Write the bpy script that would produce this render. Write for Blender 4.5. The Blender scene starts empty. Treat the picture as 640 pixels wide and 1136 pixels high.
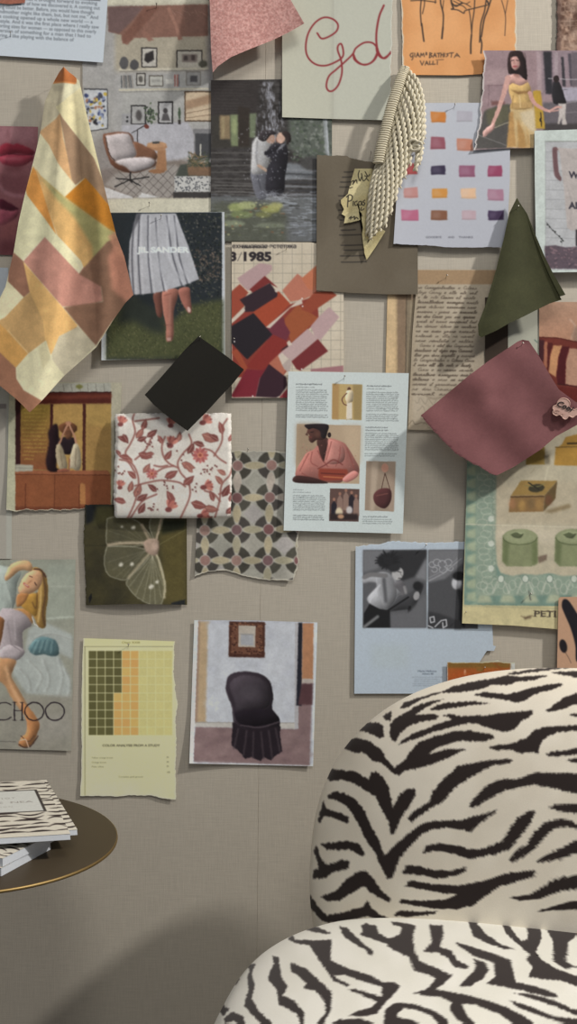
import bpy, bmesh, math, random
import numpy as np
from mathutils import Vector, Matrix
random.seed(7); RNG=np.random.default_rng(7)
# ---------------------------------------------------------------- camera / scale
F=1100.0; D=1.87; H=1.08                       # focal length in pixels, camera to wall, camera height
def at(px,py,d=0.0):
    """photo pixel -> world point d metres in front of the wall (wall plane y=0)"""
    k=(D-d)/F
    return ((px-320)*k, -d, H-(py-568)*k)
def on_z(px,py,z):
    """photo pixel -> world point on the horizontal plane z"""
    dep=F*(H-z)/(py-568)
    return Vector(((px-320)*dep/F, dep-D, z))
COL=bpy.context.scene.collection
KEY=((.75,-2.9,4.3),1.3,47.0); SIDE=((3.0,-1.4,3.69),.20,141.0); FILL=5.7; AMB=.202
# light falling on the wall plane per channel: 1,u,v,u2,uv,v2 with u,v from -1 to 1 over the photo
LC=[[.6426,.0958,-.2018,.005,-.0592,.0329],[.6156,.0904,-.197,.0044,-.0569,.0306],[.5755,.0826,-.1875,.0047,-.053,.0272]]
WALL=np.array([.53,.49,.42])
# ---------------------------------------------------------------- tagging
def tag(o,label=None,cat=None,group=None,kind=None):
    if label: o['label']=label
    if cat: o['category']=cat
    if group: o['group']=group
    if kind: o['kind']=kind
    return o
def empty(name,loc,label=None,cat=None,group=None):
    o=bpy.data.objects.new(name,None); o.location=loc; o.empty_display_size=.03; COL.objects.link(o)
    return tag(o,label,cat,group)
# ---------------------------------------------------------------- painting
def lin(c):
    c=np.clip(np.asarray(c,dtype=np.float64),0,1)
    return np.where(c<=.04045,c/12.92,((c+.055)/1.055)**2.4)
def C(*a):
    return np.array(a,dtype=np.float64)/255.
def box1(a,r,axis):
    if r<1: return a
    n=2*r+1; pad=[(0,0)]*a.ndim; pad[axis]=(r+1,r)
    b=np.cumsum(np.pad(a,pad,mode='edge'),axis=axis)
    hi=[slice(None)]*a.ndim; lo=[slice(None)]*a.ndim
    hi[axis]=slice(n,None); lo[axis]=slice(0,-n)
    return (b[tuple(hi)]-b[tuple(lo)])/n
def blur(a,s):
    if s<.3: return a
    r=max(1,int(round(s)))
    for _ in range(2):
        a=box1(box1(a,r,0),r,1)
    return a
def vnoise(h,w,cell,rng,cy=None):
    cy=cy or cell
    gh=int(h/cy)+3; gw=int(w/cell)+3
    g=rng.random((gh,gw))
    y=np.arange(h)/cy; x=np.arange(w)/cell
    yi=y.astype(int); xi=x.astype(int); fy=y-yi; fx=x-xi
    fy=fy*fy*(3-2*fy); fx=fx*fx*(3-2*fx)
    a=g[yi][:,xi]; b=g[yi][:,xi+1]; c=g[yi+1][:,xi]; d=g[yi+1][:,xi+1]
    fx=fx[None,:]; fy=fy[:,None]
    return (a*(1-fx)+b*fx)*(1-fy)+(c*(1-fx)+d*fx)*fy
def catmull(p,closed=True,n=6):
    p=np.asarray(p,float)
    if closed: q=np.vstack([p[-1],p,p[0],p[1]])
    else: q=np.vstack([2*p[0]-p[1],p,2*p[-1]-p[-2]])
    out=[]; t=np.linspace(0,1,n,endpoint=False)[:,None]
    for i in range(1,len(q)-2):
        a,b,c,d=q[i-1],q[i],q[i+1],q[i+2]
        out.append(.5*((2*b)+(-a+c)*t+(2*a-5*b+4*c-d)*t*t+(-a+3*b-3*c+d)*t**3))
    if not closed: out.append(p[-1:])
    return np.vstack(out)
_glyph={}
def text_edges(s,bold=0.0):
    k=(s,bold)
    if k in _glyph: return _glyph[k]
    cu=bpy.data.curves.new('tmp','FONT'); cu.body=s; cu.resolution_u=3; cu.offset=bold
    o=bpy.data.objects.new('tmp',cu); COL.objects.link(o)
    dg=bpy.context.evaluated_depsgraph_get(); dg.update()
    me=o.evaluated_get(dg).to_mesh()
    cnt={}
    for p in me.polygons:
        for e in p.edge_keys: cnt[e]=cnt.get(e,0)+1
    V=[(v.co.x,v.co.y) for v in me.vertices]
    E=np.array([[V[a][0],V[a][1],V[b][0],V[b][1]] for (a,b),n in cnt.items() if n==1],float).reshape(-1,4)
    bpy.data.objects.remove(o); bpy.data.curves.remove(cu)
    _glyph[k]=E
    return E
class Canvas:
    def __init__(s,x0,y0,x1,y1,col,S=3,seed=1):
        s.x0,s.y0,s.S=x0,y0,S
        s.w=int(math.ceil((x1-x0)*S)); s.h=int(math.ceil((y1-y0)*S))
        s.a=np.empty((s.h,s.w,3)); s.a[:]=col; s.rng=np.random.default_rng(seed); s.clip=None; s.form=0.0
    def q(s,p):
        p=np.asarray(p,float); return (p-[s.x0,s.y0])*s.S
    def edges(s,E,K=3):
        """even-odd coverage of an edge soup given in canvas px; returns mask + bbox"""
        x0=max(0,int(min(E[:,0].min(),E[:,2].min()))-1); x1=min(s.w,int(max(E[:,0].max(),E[:,2].max()))+2)
        y0=max(0,int(min(E[:,1].min(),E[:,3].min()))-1); y1=min(s.h,int(max(E[:,1].max(),E[:,3].max()))+2)
        if x1<=x0 or y1<=y0: return None
        W=(x1-x0)*K; Hh=(y1-y0)*K
        e=(E-[x0,y0,x0,y0])*K
        sw=e[:,1]>e[:,3]; e[sw]=e[sw][:,[2,3,0,1]]
        r0=np.ceil(e[:,1]-.5).astype(int); r1=np.ceil(e[:,3]-.5).astype(int)
        r0=np.clip(r0,0,Hh); r1=np.clip(r1,0,Hh); n=r1-r0; ok=n>0
        e,r0,n=e[ok],r0[ok],n[ok]
        if len(n)==0: return None
        idx=np.repeat(np.arange(len(n)),n)
        rows=np.arange(n.sum())-np.repeat(np.cumsum(n)-n,n)+r0[idx]
        ee=e[idx]; t=(rows+.5-ee[:,1])/(ee[:,3]-ee[:,1]); xs=ee[:,0]+t*(ee[:,2]-ee[:,0])
        ci=np.clip(np.ceil(xs-.5),0,W).astype(int)
        A=np.zeros((Hh,W+1),np.int32); np.add.at(A,(rows,ci),1)
        m=(np.cumsum(A,axis=1)[:,:W]&1).astype(float)
        m=m.reshape(y1-y0,K,x1-x0,K).mean((1,3))
        return m,x0,y0
    def put(s,r,col,soft=0,a=1.0,mul=False):
        if r is None: return
        m,x0,y0=r
        if soft>0:
            P=int(soft*s.S*2.2)+2
            X0=max(0,x0-P);Y0=max(0,y0-P);X1=min(s.w,x0+m.shape[1]+P);Y1=min(s.h,y0+m.shape[0]+P)
            M=np.zeros((Y1-Y0,X1-X0)); M[y0-Y0:y0-Y0+m.shape[0],x0-X0:x0-X0+m.shape[1]]=m
            m=blur(M,soft*s.S); x0,y0=X0,Y0
        h,w=m.shape; m=m*a
        if s.clip is not None: m=m*s.clip[y0:y0+h,x0:x0+w]
        m=m[...,None]; t=s.a[y0:y0+h,x0:x0+w]
        c=col[y0:y0+h,x0:x0+w] if getattr(col,'ndim',1)==3 else col
        s.a[y0:y0+h,x0:x0+w]=t*(1-m)+(t*c if mul else c)*m
    def pe(s,pts,smooth=False,rough=0.0):
        p=s.q(pts)
        if smooth: p=catmull(p)
        if rough>0:
            out=[]
            for i in range(len(p)):
                b=p[(i+1)%len(p)]; L=np.hypot(*(b-p[i])); k=max(1,int(L/(1.1*s.S)))
                for j in range(k): out.append(p[i]+(b-p[i])*j/k)
            p=np.array(out); p=p+s.rng.normal(0,rough*s.S,p.shape)
        return np.hstack([p,np.roll(p,-1,0)])
    def poly(s,pts,col,soft=0,a=1.0,smooth=False,rough=0.0,mul=False):
        r=s.edges(s.pe(pts,smooth,rough))
        s.put(r,col,soft,a,mul)
        if s.form and smooth and r is not None and a>.8: s.round(r,s.form)
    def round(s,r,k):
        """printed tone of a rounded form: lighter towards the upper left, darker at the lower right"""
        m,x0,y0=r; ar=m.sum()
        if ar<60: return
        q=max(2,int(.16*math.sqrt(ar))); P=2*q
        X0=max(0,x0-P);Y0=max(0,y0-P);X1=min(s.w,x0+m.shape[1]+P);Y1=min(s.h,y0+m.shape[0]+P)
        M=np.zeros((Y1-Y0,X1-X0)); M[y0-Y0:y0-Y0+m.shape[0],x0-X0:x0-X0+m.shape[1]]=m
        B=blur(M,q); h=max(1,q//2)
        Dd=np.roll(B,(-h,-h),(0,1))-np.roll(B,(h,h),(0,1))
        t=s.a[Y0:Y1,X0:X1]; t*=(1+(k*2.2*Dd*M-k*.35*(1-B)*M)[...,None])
    def rect(s,x0,y0,x1,y1,col,**k): s.poly([(x0,y0),(x1,y0),(x1,y1),(x0,y1)],col,**k)
    def ell(s,cx,cy,rx,ry,col,rot=0,**k):
        t=np.linspace(0,2*np.pi,28,endpoint=False); r=math.radians(rot)
        x=rx*np.cos(t); y=ry*np.sin(t)
        s.poly(np.c_[cx+x*math.cos(r)-y*math.sin(r),cy+x*math.sin(r)+y*math.cos(r)],col,**k)
    def line(s,pts,col,w=1.0,a=1.0,smooth=False,soft=0,taper=None):
        p=s.q(pts)
        if smooth: p=catmull(p,False,8)
        r=w*s.S/2; x0,y0=(p.min(0)-r-2).astype(int); x1,y1=(p.max(0)+r+3).astype(int)
        x0=max(0,x0);y0=max(0,y0);x1=min(s.w,x1);y1=min(s.h,y1)
        if x1<=x0 or y1<=y0: return
        M=np.zeros((y1-y0,x1-x0)); n=len(p)-1
        for i in range(n):
            rr=r if taper is None else r*(taper[0]+(taper[1]-taper[0])*i/max(1,n-1))
            A,B=p[i],p[i+1]
            a0=max(x0,int(min(A[0],B[0])-rr-2)); a1=min(x1,int(max(A[0],B[0])+rr+3))
            b0=max(y0,int(min(A[1],B[1])-rr-2)); b1=min(y1,int(max(A[1],B[1])+rr+3))
            if a1<=a0 or b1<=b0: continue
            X=np.arange(a0,a1)[None,:]+.5-A[0]; Y=np.arange(b0,b1)[:,None]+.5-A[1]
            d=B-A; L=max(1e-9,d@d); t=np.clip((X*d[0]+Y*d[1])/L,0,1)
            ds=np.hypot(X-t*d[0],Y-t*d[1])
            m=np.clip(rr-ds+.5,0,1)*min(1,2*rr)
            v=M[b0-y0:b1-y0,a0-x0:a1-x0]; np.maximum(v,m,out=v)
        s.put((M,x0,y0),col,soft,a)
    def grad(s,p0,p1,c0,c1):
        """full-canvas linear gradient colour field from point p0 to p1"""
        p0=s.q(p0);p1=s.q(p1);d=p1-p0
        Y,X=np.mgrid[0:s.h,0:s.w]; t=np.clip(((X-p0[0])*d[0]+(Y-p0[1])*d[1])/(d@d),0,1)[...,None]
        return np.asarray(c0)*(1-t)+np.asarray(c1)*t
    def nfield(s,c0,c1,cell,octs=3,cy=None,con=1.0):
        n=0;t=0;am=1
        for o in range(octs):
            n=n+am*vnoise(s.h,s.w,max(1.0,cell*s.S/2**o),s.rng,None if cy is None else max(1.0,cy*s.S/2**o)); t+=am; am*=.6
        n=np.clip((n/t-.5)*2.2*con+.5,0,1)[...,None]
        return np.asarray(c0)*(1-n)+np.asarray(c1)*n
    def grain(s,amp=.03,cell=.8):
        n=vnoise(s.h,s.w,cell*s.S,s.rng)-.5; s.a*=1+2*amp*n[...,None]
    def spots(s,n,box,cols,r0,r1,a=1.0,asp=1.0,soft=0):
        for _ in range(n):
            x=s.rng.uniform(box[0],box[2]); y=s.rng.uniform(box[1],box[3]); r=s.rng.uniform(r0,r1)
            s.ell(x,y,r,r*asp,cols[s.rng.integers(len(cols))],rot=s.rng.uniform(0,180),a=a,soft=soft)
    def text(s,t,x,y,size,col,rot=0,bold=0.0,a=1.0,sx=1.0,shear=0,center=False,width=None,soft=0):
        E=text_edges(t,bold).copy()
        if len(E)==0: return
        w=max(E[:,0].max(),E[:,2].max())
        if width: sx=width/(w*size)
        X=E[:,[0,2]]*size*sx+E[:,[1,3]]*size*shear; Y=-E[:,[1,3]]*size
        if center: X-=w*size*sx/2
        r=math.radians(rot); cx=X*math.cos(r)-Y*math.sin(r)+x; cy=X*math.sin(r)+Y*math.cos(r)+y
        Q=np.stack([(cx[:,0]-s.x0),(cy[:,0]-s.y0),(cx[:,1]-s.x0),(cy[:,1]-s.y0)],1)*s.S
        s.put(s.edges(Q,4),col,soft,a)
    def script(s,t,x,y,xh,width,col,w=.5,a=.8,slant=.45,rot=0):
        pts=[];segs=[];cx=0;r=s.rng
        for ch in t:
            if ch==' ': segs.append(pts); pts=[]; cx+=1.0; continue
            j=lambda: r.normal(0,.07)
            if ch in 'aoecdgq': q=[(0,.1),(.55,.85),(.2,.95),(0,.5),(.2,.02),(.55,.15)]; cx2=.85
            elif ch in 'mnuvwrs': q=[(0,0),(.18,.85),(.3,.1),(.5,.85),(.62,.05)]; cx2=.8
            elif ch in 'lhbkftd': q=[(0,0),(.45,1.7),(.25,2.0),(.1,1.2),(.2,.1),(.45,.05)]; cx2=.6
            elif ch in 'ypjz': q=[(0,.8),(.15,.1),(.45,.8),(.4,-.6),(.1,-1.1),(0,-.6),(.4,0)]; cx2=.75
            elif ch.isupper(): q=[(.6,1.8),(.2,2.0),(-.1,1.0),(.1,.05),(.6,.2),(.9,1.0),(.8,.1)]; cx2=1.3
            else: q=[(0,.1),(.12,.8),(.2,.05)]; cx2=.35
            if ch in 'dq': q=q[:-1]+[(.6,.9),(.7,1.8 if ch=='d' else -1.0),(.6,.1)]
            pts+=[(cx+p+j(),h+j()) for p,h in q]; cx+=cx2
        segs.append(pts); k=width/max(cx,1e-6); rr=math.radians(rot)
        for p in segs:
            if len(p)<2: continue
            P=[((u*k+v*xh*slant),-v*xh) for u,v in p]
            s.line([(x+u*math.cos(rr)-v*math.sin(rr),y+u*math.sin(rr)+v*math.cos(rr)) for u,v in P],col,w*r.uniform(.85,1.25),a*r.uniform(.75,1),smooth=True)
    def tiny(s,x0,y,x1,h,col,a=.8,rot=0,w=1.0):
        """one line of print far too small to read: word-length dashes"""
        x=x0; tn=math.tan(math.radians(rot))
        while x<x1-1:
            L=min(s.rng.uniform(2.0,7.0)*w,x1-x)
            ww=x
            while ww<x+L:
                k=s.rng.uniform(.5,1.0)*h*.7
                e=min(.62*h,1.2)
                s.line([(ww,y+(ww-x0)*tn-s.rng.uniform(0,.3)*h),(ww+e*.5,y-k+(ww-x0)*tn)],col,max(.35,h*.24),a*s.rng.uniform(.6,1)); ww+=e
            x+=L+.9*w
    def block(s,x0,y0,x1,n,pitch,h,col,a=.8,rot=0,last=1.0,w=1.0,center=False,slant=0):
        for i in range(n):
            e=x1 if i<n-1 else x0+(x1-x0)*last
            if not center: e-=s.rng.uniform(0,.06)*(x1-x0)
            b=x0
            if center:
                k=s.rng.uniform(0,.12)*(x1-x0); b+=k; e-=k
            s.tiny(b-slant*i,y0+i*pitch,e-slant*i,h,col,a,rot,w)
    def get(s,X,Y):
        """bilinear sample at photo px arrays"""
        a=s.a
        x=np.clip((X-s.x0)*s.S-.5,0,s.w-1.001); y=np.clip((Y-s.y0)*s.S-.5,0,s.h-1.001)
        xi=x.astype(int); yi=y.astype(int); fx=(x-xi)[...,None]; fy=(y-yi)[...,None]
        return (a[yi,xi]*(1-fx)+a[yi,xi+1]*fx)*(1-fy)+(a[yi+1,xi]*(1-fx)+a[yi+1,xi+1]*fx)*fy
# light falling on the wall plane (measured once with a bare grey wall); turns a seen colour into a surface colour
def light(X,Y):
    u=(np.asarray(X)-320)/320.; v=(np.asarray(Y)-568)/568.
    b=np.stack([1+0*u,u,v,u*u,u*v,v*v],-1)
    return b@np.array(LC).T
# ---------------------------------------------------------------- materials
def mat(name,col=(.5,.5,.5),rough=.6,attr=False,metal=0.0,bump=None,sheen=0.0,spec=.5,vary=.0,vscale=80):
    m=bpy.data.materials.new(name); m.use_nodes=True; nt=m.node_tree; b=nt.nodes['Principled BSDF']
    b.inputs['Roughness'].default_value=rough; b.inputs['Metallic'].default_value=metal
    b.inputs['Specular IOR Level'].default_value=spec
    if sheen: b.inputs['Sheen Weight'].default_value=sheen; b.inputs['Sheen Roughness'].default_value=.5
    tc=nt.nodes.new('ShaderNodeTexCoord')
    n=nt.nodes.new('ShaderNodeTexNoise'); n.inputs['Scale'].default_value=vscale; n.inputs['Detail'].default_value=4
    nt.links.new(tc.outputs['Object'],n.inputs['Vector'])
    mr=nt.nodes.new('ShaderNodeMapRange'); mr.inputs['To Min'].default_value=1-vary; mr.inputs['To Max'].default_value=1+vary
    nt.links.new(n.outputs['Fac'],mr.inputs['Value'])
    vm=nt.nodes.new('ShaderNodeVectorMath'); vm.operation='SCALE'
    nt.links.new(mr.outputs['Result'],vm.inputs['Scale'])
    if attr:
        at_=nt.nodes.new('ShaderNodeAttribute'); at_.attribute_name='Col'; nt.links.new(at_.outputs['Color'],vm.inputs[0])
    else: vm.inputs[0].default_value=tuple(col[:3])
    nt.links.new(vm.outputs['Vector'],b.inputs['Base Color'])
    if bump:
        kind,scale,strength,dist=bump
        bp=nt.nodes.new('ShaderNodeBump'); bp.inputs['Strength'].default_value=strength; bp.inputs['Distance'].default_value=dist
        if kind=='weave':
            w1=nt.nodes.new('ShaderNodeTexWave'); w1.inputs['Scale'].default_value=scale; w1.bands_direction='X'; w1.inputs['Distortion'].default_value=1.5
            w2=nt.nodes.new('ShaderNodeTexWave'); w2.inputs['Scale'].default_value=scale; w2.bands_direction='Z'; w2.inputs['Distortion'].default_value=1.5
            ad=nt.nodes.new('ShaderNodeMath'); ad.operation='ADD'
            nt.links.new(tc.outputs['Object'],w1.inputs['Vector']); nt.links.new(tc.outputs['Object'],w2.inputs['Vector'])
            nt.links.new(w1.outputs['Fac'],ad.inputs[0]); nt.links.new(w2.outputs['Fac'],ad.inputs[1])
            nt.links.new(ad.outputs[0],bp.inputs['Height'])
        else:
            n2=nt.nodes.new('ShaderNodeTexNoise'); n2.inputs['Scale'].default_value=scale; n2.inputs['Detail'].default_value=5
            nt.links.new(tc.outputs['Object'],n2.inputs['Vector']); nt.links.new(n2.outputs['Fac'],bp.inputs['Height'])
        nt.links.new(bp.outputs['Normal'],b.inputs['Normal'])
    return m
M={}
M['paper']=mat('printed_paper',attr=True,rough=.7,spec=.25,bump=('noise',60,.15,.0006))
M['glossy']=mat('glossy_print',attr=True,rough=.6,spec=.12,bump=('noise',25,.12,.0008))
M['cloth']=mat('woven_cloth',attr=True,rough=.85,spec=.15,sheen=.15,bump=('weave',260,.25,.0004),vary=.06,vscale=300)
M['felt']=mat('wool_felt',attr=True,rough=.95,spec=.1,sheen=.3,bump=('noise',500,.4,.0008),vary=.12,vscale=500)
M['velvet']=mat('soft_cloth',attr=True,rough=.8,spec=.15,sheen=.25,bump=('noise',700,.2,.0004),vary=.08,vscale=500)
M['boucle']=mat('zebra_upholstery',attr=True,rough=.95,spec=.1,sheen=.1,bump=('noise',1100,.35,.0007),vary=.10,vscale=900)
M['rope']=mat('cotton_rope',lin(C(214,207,186)),rough=.85,spec=.15,bump=('noise',900,.3,.0004),vary=.12,vscale=200)
M['steel']=mat('pin_steel',(.35,.33,.30),rough=.3,metal=1.0)
M['brass']=mat('brass_rim',(.30,.21,.09),rough=.5,metal=1.0)
M['tabletop']=mat('bronze_tabletop',lin(C(70,60,46)),rough=.55,spec=.3,vary=.12,vscale=14)
M['black']=mat('black_metal',(.02,.018,.016),rough=.45)
M['pages']=mat('page_block',attr=True,rough=.6,spec=.3)
# ---------------------------------------------------------------- meshes
def grid_mesh(name,V,nu,nv,colors,material,parent=None,flip=False,origin=None,closed_u=False):
    """V (nv,nu,3) world points"""
    V=V.reshape(nv,nu,3).astype(np.float64)
    if origin is None: origin=V[0,nu//2].copy()
    me=bpy.data.meshes.new(name)
    n=nu*nv; me.vertices.add(n); me.vertices.foreach_set('co',(V-np.array(origin)).reshape(-1).astype(np.float32))
    i=np.arange(nu-1)[None,:]+nu*np.arange(nv-1)[:,None]
    q=np.stack([i,i+nu,i+nu+1,i+1],-1)
    if closed_u:
        j=nu-1+nu*np.arange(nv-1)[:,None]; j2=nu*np.arange(nv-1)[:,None]
        q=np.concatenate([q,np.stack([j,j+nu,j2+nu,j2],-1)],1)
    q=q.reshape(-1,4)
    if flip: q=q[:,::-1]
    m=len(q); me.loops.add(4*m); me.polygons.add(m)
    me.loops.foreach_set('vertex_index',q.reshape(-1).astype(np.int32))
    me.polygons.foreach_set('loop_start',(np.arange(m)*4).astype(np.int32))
    me.polygons.foreach_set('use_smooth',np.ones(m,bool))
    me.update(calc_edges=True)
    if colors is not None:
        at_=me.color_attributes.new('Col','FLOAT_COLOR','POINT')
        c=np.ones((n,4),np.float32); c[:,:3]=colors.reshape(-1,3); at_.data.foreach_set('color',c.reshape(-1))
    me.materials.append(material)
    o=bpy.data.objects.new(name,me); COL.objects.link(o); o.location=origin
    if parent is not None:
        o.parent=parent; o.location=Vector(origin)-parent.location
    return o
def resample(p,n):
    p=np.asarray(p,float); d=np.r_[0,np.cumsum(np.hypot(*np.diff(p,axis=0).T))]
    t=np.linspace(0,d[-1],n); return np.c_[np.interp(t,d,p[:,0]),np.interp(t,d,p[:,1])]
def roughen(p,amp,rng,cell=4.0,coarse=0):
    n=len(p); k=np.arange(n)
    def nz(cell): 
        g=rng.normal(0,1,int(n/cell)+3); x=k/cell; i=x.astype(int); f=x-i; return g[i]*(1-f)+g[i+1]*f
    w=np.minimum(1,np.minimum(k,n-1-k)/4.)
    t=np.gradient(p,axis=0); t/=np.maximum(1e-6,np.hypot(t[:,0],t[:,1]))[:,None]
    nrm=np.c_[-t[:,1],t[:,0]]
    return p+nrm*((nz(cell)*amp+nz(cell*.3)*amp*.4+(nz(cell*5)*coarse if coarse else 0))*w)[:,None]
def coons(T,R,B,L,nu,nv):
    u=np.linspace(0,1,nu)[None,:,None]; v=np.linspace(0,1,nv)[:,None,None]
    T=T[None];B=B[None];L=L[:,None];R=R[:,None]
    return (1-v)*T+v*B+(1-u)*L+u*R-((1-u)*(1-v)*T[:,:1]+u*(1-v)*T[:,-1:]+(1-u)*v*B[:,:1]+u*v*B[:,-1:])
SHEETS={}
def sheet(name,label,cat,edges,d,paint,base,step=.65,torn=None,curl=(0,0,0,0),dfn=None,material='paper',S=3,group=None,seed=1,bg=None,pad=3,gain=1.0,parent=None,border=None,tone=None,warp=None):
    """edges: 4 corners [TL,TR,BR,BL] or dict of four polylines t,r,b,l (t,b left->right; l,r top->down), in photo px"""
    rng=np.random.default_rng(seed+100)
    if not isinstance(edges,dict):
        a,b,c_,d_=edges; edges=dict(t=[a,b],r=[b,c_],b=[d_,c_],l=[a,d_])
    def ln(p): return np.hypot(*np.diff(np.asarray(p,float),axis=0).T).sum()
    nu=max(8,int(max(ln(edges['t']),ln(edges['b']))/step)); nv=max(8,int(max(ln(edges['l']),ln(edges['r']))/step))
    e={}
    for k,n in (('t',nu),('b',nu),('l',nv),('r',nv)):
        p=resample(edges[k],n)
        if torn and k in torn:
            am=torn[k]; am=am if isinstance(am,tuple) else (am,0)
            p=roughen(p,am[0],rng,3/step,am[1])
        e[k]=p
    P=coons(e['t'],e['r'],e['b'],e['l'],nu,nv); X=P[...,0]; Y=P[...,1]
    cv=Canvas(X.min()-pad,Y.min()-pad,X.max()+pad,Y.max()+pad,base,S,seed)
    if paint: paint(cv)
    cv.a=np.clip(cv.a,0,1)
    if S*step>1.6: cv.a=blur(cv.a,.6)
    u=np.linspace(0,1,nu)[None,:]; v=np.linspace(0,1,nv)[:,None]
    if warp is None: warp=.32 if material=='glossy' else 0
    if warp:                                   # printed photographs: soft irregular edges and blotchy tone
        wx=(vnoise(nv,nu,2.2/step,rng)-.5)*2*warp; wy=(vnoise(nv,nu,2.2/step,rng)-.5)*2*warp
        col=cv.get(X+wx,Y+wy)
        mo=.55*vnoise(nv,nu,7/step,rng)+.3*vnoise(nv,nu,2.5/step,rng)+.15*vnoise(nv,nu,1.2/step,rng)-.5
        col=col*(1+.13*mo[...,None])
    else: col=cv.get(X,Y)
    sat,gn=tone or ((.86,.98) if material=='glossy' else (.94,1.0))
    g_=(col@np.array([.3,.59,.11]))[...,None]; col=np.clip((g_+(col-g_)*sat)*gn,0,1)
    if torn:                                   # bare paper fibre along torn edges
        dist=np.full(X.shape,99.)
        for k in torn:
            dd={'t':v*(nv-1)*step+0*u,'b':(1-v)*(nv-1)*step+0*u,'l':u*(nu-1)*step+0*v,'r':(1-u)*(nu-1)*step+0*v}[k]
            dist=np.minimum(dist,dd)
        if border is not None:
            bw=border[1]*(.5+vnoise(nv,nu,6/step,rng))
            m=np.clip(1.3-dist/np.maximum(bw,.01),0,1)[...,None]; col=col*(1-m)+border[0]*m
    alb=np.clip(lin(col)/light(X,Y)*gain,0.003,.92)
    dep=d*.001+0*X
    if dfn is not None: dep=dep+dfn(u,v,X,Y)
    tl,tr,br,bl=curl
    dep=dep+.001*(tl*np.clip(1-u*2.5,0,1)**2*np.clip(1-v*2.5,0,1)**2+tr*np.clip(1-(1-u)*2.5,0,1)**2*np.clip(1-v*2.5,0,1)**2
        +br*np.clip(1-(1-u)*2,0,1)**2*np.clip(1-(1-v)*2,0,1)**2+bl*np.clip(1-u*2,0,1)**2*np.clip(1-(1-v)*2,0,1)**2)
    k=(D-dep)/F
    V=np.stack([(X-320)*k,-dep,H-(Y-568)*k],-1)
    o=grid_mesh(name,V,nu,nv,alb,M[material],parent)
    if parent is None: tag(o,label,cat,group)
    return o
def tube(name,pts,radii,material,parent=None,seg=8,col=None,cap=True,origin=None):
    pts=[Vector(p) for p in pts]; n=len(pts)
    if not hasattr(radii,'__len__'): radii=[radii]*n
    V=[];prev=None
    for i,p in enumerate(pts):
        t=(pts[min(i+1,n-1)]-pts[max(i-1,0)]).normalized()
        if prev is None: a=t.orthogonal().normalized()
        else: a=(prev-t*prev.dot(t)); a=a.normalized() if a.length>1e-6 else t.orthogonal().normalized()
        prev=a; b=t.cross(a)
        for j in range(seg):
            th=2*math.pi*j/seg; V.append(p+(a*math.cos(th)+b*math.sin(th))*radii[i])
    Fc=[]
    for i in range(n-1):
        for j in range(seg):
            Fc.append((i*seg+j,i*seg+(j+1)%seg,(i+1)*seg+(j+1)%seg,(i+1)*seg+j))
    if cap: Fc.append(tuple(range(seg-1,-1,-1))); Fc.append(tuple((n-1)*seg+j for j in range(seg)))
    return V,Fc
def mesh_obj(name,V,Fc,material,parent=None,smooth=True,origin=None):
    if origin is None: origin=Vector((0,0,0)) if parent is None else parent.location.copy()
    origin=Vector(origin)
    me=bpy.data.meshes.new(name); me.from_pydata([tuple(Vector(v)-origin) for v in V],[],Fc); me.update()
    if smooth:
        for p in me.polygons: p.use_smooth=True
    me.materials.append(material)
    o=bpy.data.objects.new(name,me); COL.objects.link(o); o.location=origin
    if parent is not None: o.parent=parent; o.location=origin-parent.location
    return o
def merge(*parts):
    V=[];Fc=[]
    for v,f in parts:
        k=len(V); V+=list(v); Fc+=[tuple(i+k for i in t) for t in f]
    return V,Fc
def Z(x0,y0,s):
    return lambda *p: [(x0+a/s,y0+b/s) for a,b in p]
INK=C(62,60,62)
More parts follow.
